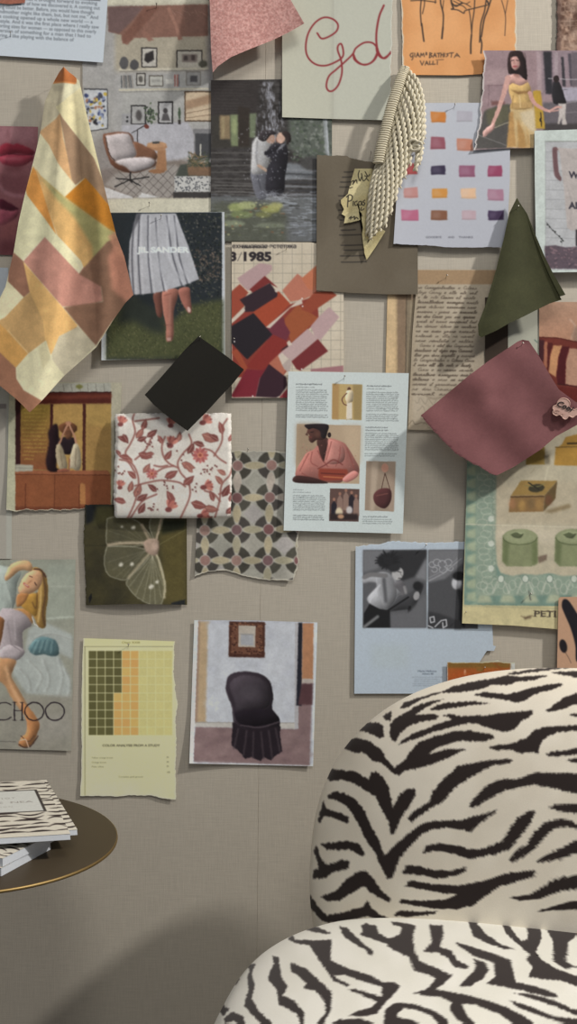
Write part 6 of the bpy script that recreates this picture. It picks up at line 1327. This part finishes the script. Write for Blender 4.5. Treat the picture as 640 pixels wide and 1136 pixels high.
# ================================================================ room
def wall_material():
    m=bpy.data.materials.new('linen_wall'); m.use_nodes=True; nt=m.node_tree; b=nt.nodes['Principled BSDF']; b.inputs['Roughness'].default_value=.9; b.inputs['Specular IOR Level'].default_value=.15
    tc=nt.nodes.new('ShaderNodeTexCoord'); L=nt.links
    def noise(sx,sz,detail,off):
        mp=nt.nodes.new('ShaderNodeMapping'); mp.inputs['Scale'].default_value=(sx,1,sz); mp.inputs['Location'].default_value=(off,off*2,off); L.new(tc.outputs['Object'],mp.inputs['Vector'])
        n=nt.nodes.new('ShaderNodeTexNoise'); n.inputs['Scale'].default_value=1; n.inputs['Detail'].default_value=detail; n.inputs['Roughness'].default_value=.6; L.new(mp.outputs[0],n.inputs['Vector']); return n
    a=noise(25,420,3,0); c_=noise(420,25,3,7); e=noise(5,5,3,3)
    ad=nt.nodes.new('ShaderNodeMath'); ad.operation='ADD'; L.new(a.outputs['Fac'],ad.inputs[0]); L.new(c_.outputs['Fac'],ad.inputs[1])
    a2=nt.nodes.new('ShaderNodeMath'); a2.operation='MULTIPLY_ADD'; L.new(e.outputs['Fac'],a2.inputs[0]); a2.inputs[1].default_value=.35; L.new(ad.outputs[0],a2.inputs[2])
    cr=nt.nodes.new('ShaderNodeValToRGB'); L.new(a2.outputs[0],cr.inputs['Fac'])
    mr=nt.nodes.new('ShaderNodeMapRange'); mr.inputs['From Min'].default_value=.75; mr.inputs['From Max'].default_value=1.6; L.new(a2.outputs[0],mr.inputs['Value']); L.new(mr.outputs[0],cr.inputs['Fac'])
    cr.color_ramp.elements[0].color=(*[float(v) for v in WALL*.88],1); cr.color_ramp.elements[1].color=(*[float(v) for v in WALL*1.12],1)
    L.new(cr.outputs['Color'],b.inputs['Base Color'])
    bp=nt.nodes.new('ShaderNodeBump'); bp.inputs['Strength'].default_value=.3; bp.inputs['Distance'].default_value=.0006; L.new(ad.outputs[0],bp.inputs['Height']); L.new(bp.outputs['Normal'],b.inputs['Normal'])
    return m
M['wall']=wall_material()
# wall: two linen covered panels meeting in a fine joint
def jx(z): return (289.6-320)*D/F+(z-H)*.0098
V=[];Fc=[]
xs=lambda z:[(-2.4,0),(jx(z)-.0006,0),(jx(z)-.0002,.0007),(jx(z)+.0002,.0007),(jx(z)+.0006,0),(2.4,0)]
for z_ in (0,3.0):
    for x,y in xs(z_): V.append((x,y,z_))
for i in range(5): Fc.append((i,i+1,i+7,i+6))
V+=[(-2.4,.08,0),(2.4,.08,0),(-2.4,.08,3.0),(2.4,.08,3.0)]
Fc+=[(13,12,14,15),(0,6,14,12),(5,13,15,11),(6,7,8,9,10,11,15,14),(0,12,13,5,4,3,2,1)]
wall=mesh_obj('wall_back',V,Fc,M['wall'],smooth=False,origin=(0,0,0)); wall['kind']='structure'
M['floor']=mat('floor_concrete',lin(C(120,112,100)),rough=.7,vary=.12,vscale=6)
fl=mesh_obj('floor',[(-2.4,-3.4,-.05),(2.4,-3.4,-.05),(2.4,.08,-.05),(-2.4,.08,-.05),(-2.4,-3.4,0),(2.4,-3.4,0),(2.4,.08,0),(-2.4,.08,0)],[(0,3,2,1),(4,5,6,7),(0,1,5,4),(1,2,6,5),(2,3,7,6),(3,0,4,7)],M['floor'],smooth=False,origin=(0,0,0)); fl['kind']='structure'
# ================================================================ zebra armchair
def p_back(c):
    c.a[:]=c.nfield(C(226,219,204),C(234,228,214),30,2)
    zl=Z(340,720,3.55); zr=Z(480,720,3.55); K=C(50,43,42)
    Ls=[[(368,235),(380,215),(430,195),(520,170),(600,150),(600,158),(500,180),(440,205),(400,228)],[(300,262),(335,245),(330,285),(312,280)],[(205,318),(235,295),(275,287),(300,300),(305,345),(290,352),(265,338),(235,330)],
     [(328,345),(330,300),(345,275),(390,250),(440,222),(490,205),(540,197),(500,215),(455,240),(430,258),(500,255),(522,265),(505,278),(440,290),(400,305),(370,330),(350,365),(338,362)],
     [(362,378),(380,355),(430,328),(500,305),(568,285),(640,272),(640,285),(568,308),(500,325),(440,350),(400,362)],
     [(140,388),(165,355),(205,352),(245,362),(290,392),(310,425),(345,468),(390,435),(410,400),(445,365),(497,347),(587,322),(647,322),(732,338),(738,350),(697,365),(597,362),(520,385),(475,415),(500,410),(547,395),(627,393),(587,415),(520,445),(460,465),(390,478),(362,497),(338,485),(300,450),(260,440),(225,408),(190,410)],
     [(82,510),(92,468),(120,475),(190,482),(245,515),(255,488),(275,482),(300,505),(325,545),(340,630),(365,575),(395,550),(425,548),(430,570),(405,620),(370,670),(345,730),(330,728),(325,680),(300,640),(270,580),(235,560),(190,530),(140,515),(95,520)],
     [(80,578),(110,560),(150,568),(190,590),(225,630),(250,690),(285,750),(305,815),(340,780),(390,735),(450,690),(497,678),(560,676),(600,675),(680,655),(750,632),(745,645),(690,680),(645,722),(610,712),(560,703),(500,708),(460,725),(410,775),(370,820),(335,905),(318,905),(290,850),(270,800),(235,755),(200,680),(165,625),(120,595),(85,588)],
     [(45,680),(55,630),(68,598),(78,630),(130,645),(168,660),(165,685),(140,680),(100,662),(65,658),(55,685)],[(55,768),(110,762),(160,755),(205,765),(232,808),(220,815),(170,790),(120,792),(80,790)],
     [(30,795),(40,770),(55,820),(80,850),(140,830),(172,835),(165,865),(100,880),(80,900),(25,905),(28,870),(50,865)],[(55,975),(110,955),(160,905),(195,880),(235,872),(260,900),(290,945),(330,985),(325,998),(270,970),(225,935),(180,960),(130,990),(80,992)],
     [(12,965),(50,1020),(80,1050),(150,1035),(225,1015),(240,985),(255,1020),(290,1045),(330,1062),(300,1075),(240,1052),(180,1065),(90,1078),(60,1070),(12,1015)],
     [(372,885),(395,852),(440,855),(500,872),(568,873),(610,862),(628,860),(625,878),(590,892),(520,905),(440,890)],[(388,935),(405,912),(450,918),(497,925),(590,932),(690,915),(800,880),(900,872),(908,880),(890,900),(760,935),(700,975),(650,1015),(560,1020),(497,1020),(560,985),(590,965),(530,960),(430,942)],
     [(360,998),(380,985),(440,992),(520,988),(600,978),(650,1000),(600,1025),(500,1022),(420,1010)],[(340,1050),(370,1030),(450,1035),(520,1030),(500,1045),(400,1055)],
     [(397,670),(420,640),(485,600),(495,565),(540,510),(560,495),(597,460),(650,450),(700,440),(790,432),(812,438),(800,450),(730,460),(690,480),(640,510),(580,550),(565,570),(540,600),(497,622),(440,660),(415,683)],
     [(458,800),(470,775),(520,765),(600,775),(640,790),(700,785),(770,755),(800,710),(830,665),(880,635),(902,640),(880,690),(840,740),(800,790),(740,810),(640,828),(580,805),(497,795),(470,803)]]
    Rs=[[(40,172),(70,150),(150,130),(240,115),(300,103),(340,110),(440,102),(450,106),(400,122),(330,130),(290,142),(240,140),(180,160),(100,172)],[(160,180),(200,170),(300,178),(360,160),(440,142),(505,135),(515,142),(470,160),(400,178),(360,205),(330,212),(260,195),(200,190)],
     [(-10,235),(20,218),(60,212),(150,206),(230,214),(150,222),(80,232),(0,242)],[(0,300),(60,283),(75,275),(40,262),(70,255),(110,265),(200,262),(290,250),(392,243),(395,258),(350,285),(320,318),(290,328),(240,318),(180,295),(140,290),(60,310),(0,325)],[(-20,262),(0,255),(22,262),(15,275),(-30,275)],
     [(442,245),(480,218),(510,195),(568,170),(620,150),(620,200),(568,215),(520,235),(470,247)],[(217,388),(240,380),(300,375),(370,350),(400,320),(450,305),(568,298),(640,300),(640,325),(568,322),(500,325),(450,345),(425,370),(415,412),(380,405),(350,412),(300,395),(250,400)],
     [(448,412),(470,403),(530,400),(568,388),(640,380),(640,415),(568,415),(500,422),(455,422)],[(525,440),(568,428),(640,425),(640,450),(568,452)],
     [(143,620),(160,590),(200,550),(215,535),(260,515),(340,510),(400,488),(500,487),(568,492),(640,500),(640,575),(568,570),(500,555),(460,545),(400,535),(340,545),(280,560),(220,590),(160,625)],[(455,625),(480,612),(568,608),(640,605),(640,650),(568,648),(500,640)],
     [(300,832),(320,800),(370,770),(400,720),(440,685),(500,668),(540,675),(568,690),(568,710),(530,700),(480,705),(440,740),(400,790),(350,825),(310,840)],[(405,838),(440,815),(500,785),(568,750),(640,720),(640,790),(568,805),(500,828),(420,842)],
     [(303,980),(380,968),(430,940),(480,905),(568,890),(640,880),(640,935),(568,945),(500,955),(420,985),(340,990)],[(410,1035),(470,1015),(568,988),(640,970),(640,1010),(568,1025),(480,1030)],[(468,93),(520,88),(568,86),(640,85),(640,110),(568,112),(520,105)],[(535,258),(568,250),(640,245),(640,270),(568,268)],
     [(290,97),(400,78),(500,70),(568,62),(640,60),(568,68),(480,80),(380,92),(320,102)]]
    for q in Ls: c.poly(zl(*q),K,rough=.55,soft=.25)
    for q in Rs: c.poly(zr(*q),K,rough=.55,soft=.25)
def p_seat(c):
    c.a[:]=c.nfield(C(226,224,214),C(234,232,224),30,2)
    za=Z(235,996,3.048); zb=Z(430,996,3.048); K=C(54,47,46)
    As=[[(305,95),(340,92),(400,118),(385,122),(330,112),(308,108)],[(205,150),(215,130),(270,105),(290,105),(250,130),(215,150)],
     [(258,140),(275,125),(280,140),(345,145),(405,142),(400,210),(430,225),(460,240),(530,260),(575,285),(610,285),(635,300),(610,330),(580,360),(560,390),(510,402),(462,398),(500,380),(540,370),(560,352),(520,335),(460,310),(480,308),(540,325),(580,338),(590,318),(575,300),(520,285),(450,262),(410,262),(425,275),(470,295),(455,298),(410,280),(385,240),(370,225),(350,190),(330,160),(280,152)],
     [(505,95),(520,87),(555,95),(565,120),(600,140),(645,145),(645,178),(610,160),(570,150),(535,135),(500,125),(510,110)],[(430,95),(455,100),(480,125),(520,160),(548,180),(540,195),(525,190),(520,175),(480,155),(445,130)],[(603,82),(640,85),(645,98),(615,92)],
     [(205,195),(225,200),(235,270),(255,300),(240,330),(280,350),(312,385),(310,427),(300,427),(290,395),(250,370),(225,360),(220,310),(190,275),(198,245),(210,225)],
     [(110,230),(145,222),(135,260),(145,300),(135,340),(160,385),(200,420),(205,430),(170,430),(140,400),(108,365),(125,310),(120,265),(128,240)],[(265,218),(320,240),(370,285),(405,320),(402,380),(375,427),(355,427),(385,390),(380,350),(350,312),(310,308),(320,290),(285,258),(268,250)],
     [(55,300),(80,270),(92,275),(85,290),(60,305)],[(28,345),(45,370),(60,372),(40,400),(20,380)],[(40,410),(70,385),(105,400),(115,430),(90,430),(75,415),(45,425)],[(400,430),(430,412),(500,408),(550,425),(552,430)],[(580,430),(585,380),(610,360),(645,355),(645,380),(610,400),(605,430)]]
    Bs=[[(12,85),(60,85),(95,95),(85,130),(90,180),(110,215),(170,240),(217,262),(190,290),(160,310),(250,325),(330,345),(400,370),(470,405),(500,430),(270,430),(240,415),(210,380),(215,355),(180,335),(130,332),(85,322),(130,310),(165,275),(140,262),(90,245),(70,200),(0,165),(0,140),(40,125),(50,100)],
     [(-20,290),(20,285),(42,300),(20,325),(-20,350)],[(0,375),(40,355),(100,362),(160,385),(200,410),(205,430),(180,430),(140,395),(90,378),(50,372),(35,385),(30,400),(100,415),(120,430),(0,430)],
     [(140,90),(185,95),(188,130),(175,165),(215,180),(240,215),(275,230),(270,240),(225,235),(205,205),(170,185),(120,182),(150,150)],[(15,65),(35,48),(100,48),(190,58),(225,40),(235,45),(210,72),(150,60),(60,62)],
     [(265,45),(300,50),(305,90),(330,120),(380,155),(428,172),(400,175),(340,155),(290,130),(275,90)],[(228,150),(300,170),(360,190),(415,210),(425,250),(435,285),(500,300),(570,325),(578,338),(520,330),(450,312),(330,290),(362,270),(360,220),(290,195),(240,165)],
     [(290,205),(330,220),(342,245),(320,275),(280,298),(242,300),(265,275),(285,255),(300,230)],[(385,85),(400,82),(430,120),(450,145),(475,140),(470,100),(445,70),(480,75),(515,100),(520,140),(500,185),(520,210),(570,240),(640,265),(640,300),(590,280),(530,275),(475,268),(490,235),(470,210),(480,190),(450,165),(400,120)],
     [(300,38),(350,45),(400,55),(440,75),(380,62),(330,52)],[(410,40),(470,45),(540,75),(600,105),(645,120),(610,150),(608,190),(600,215),(640,235),(600,240),(560,215),(560,150),(540,110),(480,65)],[(425,322),(480,325),(560,345),(645,385),(645,400),(570,368),(500,345)],[(408,345),(460,360),(560,400),(645,410),(645,430),(600,425),(520,400),(440,370)],[(540,60),(580,70),(600,90),(570,80)]]
    for q in As: c.poly(za(*q),K,rough=.5,soft=.25)
    for q in Bs: c.poly(zb(*q),K,rough=.5,soft=.25)
    c.poly(zb((250,358),(300,362),(380,395),(432,430),(300,430),(268,398)),C(230,228,218),rough=.4,soft=.25)
    c.poly(zb((35,388),(60,375),(95,382),(140,398),(175,430),(120,430),(80,412),(35,402)),C(230,228,218),rough=.4,soft=.25)
def sgp(c,n): return np.sign(c)*np.abs(c)**(2/n)
chair=empty('zebra_lounge_chair',(.38,-.50,0),'rounded lounge chair upholstered in cream and dark brown zebra print','armchair')
def cushion(name,p,paint,parent,nt,nph,box,wob=0):
    cx,cy,cz,a,b,t,n,m,rot,tilt=p
    th=np.linspace(0,2*np.pi,nt,endpoint=False)[None,:]; ph=np.linspace(-np.pi/2+.002,np.pi/2-.002,nph)[:,None]
    # even spacing on a superellipsoid
    def ev(tt,n): return tt
    X=a*sgp(np.cos(th),n)*sgp(np.cos(ph),m); Zz=b*sgp(np.sin(th),n)*sgp(np.cos(ph),m); Y=t*sgp(np.sin(ph),m)+0*th
    c_,s_=math.cos(tilt),math.sin(tilt); Y,Zz=c_*Y-s_*Zz,s_*Y+c_*Zz
    c_,s_=math.cos(rot),math.sin(rot); X,Y=c_*X-s_*Y,s_*X+c_*Y
    X=X+cx;Y=Y+cy;Zz=Zz+cz
    d=Y+D; px=320+F*X/d; py=568-F*(Zz-H)/d
    cv=Canvas(box[0],box[1],box[2],box[3],C(226,218,198),2.2,77); paint(cv); cv.a=np.clip(cv.a,0,1)
    # the print repeats mirrored beyond the part the photograph shows
    qx=np.where(px>639,1278-px,px); lo=box[4]-95; w_=np.mod(np.maximum(py,lo)-lo,190.); qy=np.where(py>lo,lo+np.where(w_>95,190-w_,w_),py)
    qx=np.clip(qx,box[0],box[2]); qy=np.clip(qy,box[1],box[3])
    col=lin(cv.get(qx,qy))*GAIN[name]
    V=np.stack([X,Y,Zz],-1)
    return grid_mesh(name,V,nt,nph,np.clip(col,.004,.9),M['boucle'],parent,closed_u=True,origin=(cx,cy,cz),flip=True)
GAIN={'back_cushion':np.array([1.08,1.07,1.06]),'seat_cushion':np.array([1.02,1.02,1.02])}
cushion('back_cushion',(.4636,-.38,.5127,.4476,.3278,.1349,2.39,2.5752,-.3442,-.2209),p_back,chair,1500,420,(330,715,660,1060,1040))
cushion('seat_cushion',(.3149,-.62,.4093-.006,.4106,.3601,.1134,2.96,2.338,-.1375,1.465),p_seat,chair,1500,420,(230,990,660,1150,1135))
def ring(n,m,a,b,rot,cx,cy,z,k=1.0):
    out=[]
    for i in range(n):
        th=2*math.pi*i/n; x=a*k*float(sgp(np.cos(th),m)); y=b*k*float(sgp(np.sin(th),m)); out.append(Vector((cx+x*math.cos(rot)-y*math.sin(rot),cy+x*math.sin(rot)+y*math.cos(rot),z)))
    return out
rs=[ring(48,2.8,.40,.35,-.14,.315,-.62,z,k) for z,k in ((.10,.90),(.105,.95),(.14,.98),(.28,.98),(.31,.94),(.315,.9))]
V=[v for r in rs for v in r]; Fc=[(i*48+j,i*48+(j+1)%48,(i+1)*48+(j+1)%48,(i+1)*48+j) for i in range(5) for j in range(48)]+[tuple(range(47,-1,-1)),tuple(5*48+j for j in range(48))]
M['plain']=mat('cream_upholstery',lin(C(222,214,194)),rough=.9,spec=.15,bump=('noise',420,.5,.0012),vary=.1,vscale=300)
mesh_obj('base',V,Fc,M['plain'],chair)
for dx,dy in ((-.24,-.22),(.26,-.24),(-.22,.22),(.26,.20)):
    x,y=.315+dx,-.62+dy; mesh_obj('leg',*tube('l',[(x,y,0),(x,y,.11)],[.016,.022],None,seg=14),M['black'],chair)
# ================================================================ side table
TH=.58; TT=math.tan(math.radians(-3.6)); TC=(-.508,-.333); TR=.2395
def tz(x): return TH+TT*(x+.5)
tb=empty('side_table',(TC[0],TC[1],0),'round dark bronze side table with a brass rim holding magazines','table')
def disc(r0,z0): return [Vector((TC[0]+r0*math.cos(2*math.pi*i/96),TC[1]+r0*math.sin(2*math.pi*i/96),0)) for i in range(96)]
def dring(prof):
    V=[]
    for r,dz in prof:
        for i in range(96):
            a=2*math.pi*i/96; x=TC[0]+r*math.cos(a); V.append(Vector((x,TC[1]+r*math.sin(a),tz(x)+dz)))
    n=len(prof); Fc=[(i*96+j,i*96+(j+1)%96,(i+1)*96+(j+1)%96,(i+1)*96+j) for i in range(n-1) for j in range(96)]
    return V,Fc,n
V,Fc,n=dring([(.002,-.006),(TR-.004,-.006),(TR-.0012,-.0045),(TR-.0012,-.0004),(TR-.0022,0),(.002,0)]); Fc+=[tuple(range(96))[::-1],tuple((n-1)*96+j for j in range(96))]
mesh_obj('tabletop',V,Fc,M['tabletop'],tb,smooth=False)
V,Fc,n=dring([(TR-.0012,-.0046),(TR+.0002,-.0046),(TR+.0006,-.0030),(TR+.0002,-.0008),(TR-.0012,-.0003)]); mesh_obj('rim',V,Fc,M['brass'],tb)
zb_=tz(TC[0])-.006; mesh_obj('stem',*tube('s',[(TC[0],TC[1],.012),(TC[0],TC[1],zb_-.01),(TC[0],TC[1],zb_)],[.014,.014,.05],None,seg=24),M['black'],tb)
mesh_obj('base',*tube('b',[(TC[0],TC[1],0),(TC[0],TC[1],.008),(TC[0],TC[1],.014)],[.15,.15,.03],None,seg=64),M['black'],tb)
# ================================================================ magazines
def zebra_cover(c,label):
    c.a[:]=C(216,211,198); K=C(52,42,42)
    for r in range(15):
        y=c.y0+r*(c.h/c.S)/15+c.rng.normal(0,.6); x=c.x0-c.rng.uniform(0,20)
        while x<c.x0+c.w/c.S:
            L=c.rng.uniform(14,36); t=np.linspace(0,1,9); amp=c.rng.normal(0,4.0); sl=c.rng.normal(-.06,.10)
            xs_=x+t*L; ys=y+amp*np.sin(t*3.1)+sl*t*L; w=c.rng.uniform(2.2,4.0)*np.sin(np.pi*np.clip(t*.94+.03,0,1))
            c.poly(list(zip(xs_,ys-w))+list(zip(xs_[::-1],(ys+w*.6)[::-1])),K,rough=.2,soft=.2); x+=L*c.rng.uniform(.75,1.25)
    if label:
        c.rect(30,30,187.5,112,C(70,64,62)); c.rect(26,33,184.5,109,C(206,208,204)); 
        c.text('T I O T',143,62,8,C(140,134,128),width=19); c.text('HADE  NEA',118,78,9,C(140,134,128),width=60); c.text('T I O N',140,92,5.5,C(160,156,150),width=16)
    c.grain(.03,1)
def magazine(name,label,corner,edge,width,z0,th,cover,seed,plate=False,L=.275):
    """corner: world xy of front right corner; edge: unit vector from it along the right side to the back; width goes left"""
    e=Vector((edge[0],edge[1],0)).normalized(); w=Vector((-e.y,e.x,0)); 
    if w.x>0: w=-w
    c0=Vector((corner[0],corner[1],0))
    root=empty(name,(c0.x+w.x*width/2+e.x*L/2,c0.y+w.y*width/2+e.y*L/2,tz(c0.x)+z0),label,'magazine','stacked magazines on the side table')
    def P(a,b,h): q=c0+w*a+e*b; return Vector((q.x,q.y,tz(q.x)+z0+h))
    nu,nv=200,190
    cv=Canvas(0,0,200,190,C(214,206,192),2,seed)
    if cover: zebra_cover(cv,plate)
    U,Vv=np.meshgrid(np.linspace(0,1,nu),np.linspace(0,1,nv))
    pts=np.array([[tuple(P(width*(1-u),L*(1-v),th)) for u in np.linspace(0,1,nu)] for v in np.linspace(0,1,nv)])
    X_,Y_=U*199,Vv*189
    if plate: pass
    col=lin(np.clip(cv.get(X_,Y_),0,1))*.95
    grid_mesh('cover',pts,nu,nv,col,M['glossy'],root,origin=tuple(root.location),flip=False)
    q=[P(0,0,0),P(width,0,0),P(width,L,0),P(0,L,0)]; q2=[P(.0006,.0006,th-.0004),P(width,.0006,th-.0004),P(width,L-.0006,th-.0004),P(.0006,L-.0006,th-.0004)]
    mesh_obj('page_block',q+q2,[(0,3,2,1),(4,5,6,7),(0,1,5,4),(1,2,6,5),(2,3,7,6),(3,0,4,7)],PAGES,root,smooth=False,origin=tuple(root.location))
    return root
PAGES=mat('page_edges',lin(C(206,212,220)),rough=.6,vary=.08,vscale=250)
def on_t(px,py,h):
    k=(H-h-TH-TT*.5)/((py-568)+TT*(px-320)); return Vector(((px-320)*k,F*k-D,0))
tops=[(.0335,(78,924),(48.5,866.3))]
a=on_t(78.2,925,.0335+.0085); b=on_t(48.5,866.5,.0335+.0085); 
magazine('magazine','topmost magazine with a zebra print cover and pale title plate',(a.x,a.y),(b-a),.31,.0335,.0085,True,51,True)
a2=on_t(86,920,.0335); b2=on_t(56,872,.0335); magazine('magazine','second magazine down, its right corner jutting past the zebra one on top',(a2.x,a2.y),(b2-a2),.31,.0250,.0080,True,52)
a3=on_t(3,952,.0245); b3=on_t(46,931,.0245); magazine('magazine','third magazine down, turned so its white page edge faces forward',(a3.x,a3.y),(b3-a3),.24,.0125,.0115,True,53,L=.125)
a4=on_t(1.4,962.7,.0125); b4=on_t(56,933.5,.0125); magazine('magazine','lowest magazine on the table, its near corner pointing forward',(a4.x,a4.y),(b4-a4),.22,.0005,.0115,True,54,L=.125)
# ================================================================ light and camera
def area(name,loc,target,size,power,col):
    l=bpy.data.lights.new(name,'AREA'); l.shape='DISK'; l.size=size; l.energy=power; l.color=col
    o=bpy.data.objects.new(name,l); COL.objects.link(o); o.location=loc; o.rotation_euler=(Vector(target)-Vector(loc)).to_track_quat('-Z','Y').to_euler(); return o
area('key_spot',KEY[0],(0.1,0,1.1),KEY[1],KEY[2],(1.0,.95,.86))
area('side_spot',SIDE[0],(-.2,0,.5),SIDE[1],SIDE[2],(1.0,.95,.88))
area('ceiling_fill',(0,-2.0,3.6),(0,0,1.3),2.4,FILL,(1.0,.96,.90))
w=bpy.data.worlds.new('room_light'); w.use_nodes=True; w.node_tree.nodes['Background'].inputs['Color'].default_value=(.93,.95,1.0,1); w.node_tree.nodes['Background'].inputs['Strength'].default_value=AMB
bpy.context.scene.world=w
cam=bpy.data.cameras.new('camera'); cam.sensor_fit='VERTICAL'; cam.sensor_height=24; cam.sensor_width=24*640/1136; cam.lens=F/1136*24; cam.clip_start=.05
co=bpy.data.objects.new('camera',cam); COL.objects.link(co); co.location=(0,-D,H); co.rotation_euler=(math.pi/2,0,0); bpy.context.scene.camera=co
sc=bpy.context.scene; sc.view_settings.view_transform='Standard'; sc.view_settings.look='None'; sc.view_settings.exposure=0
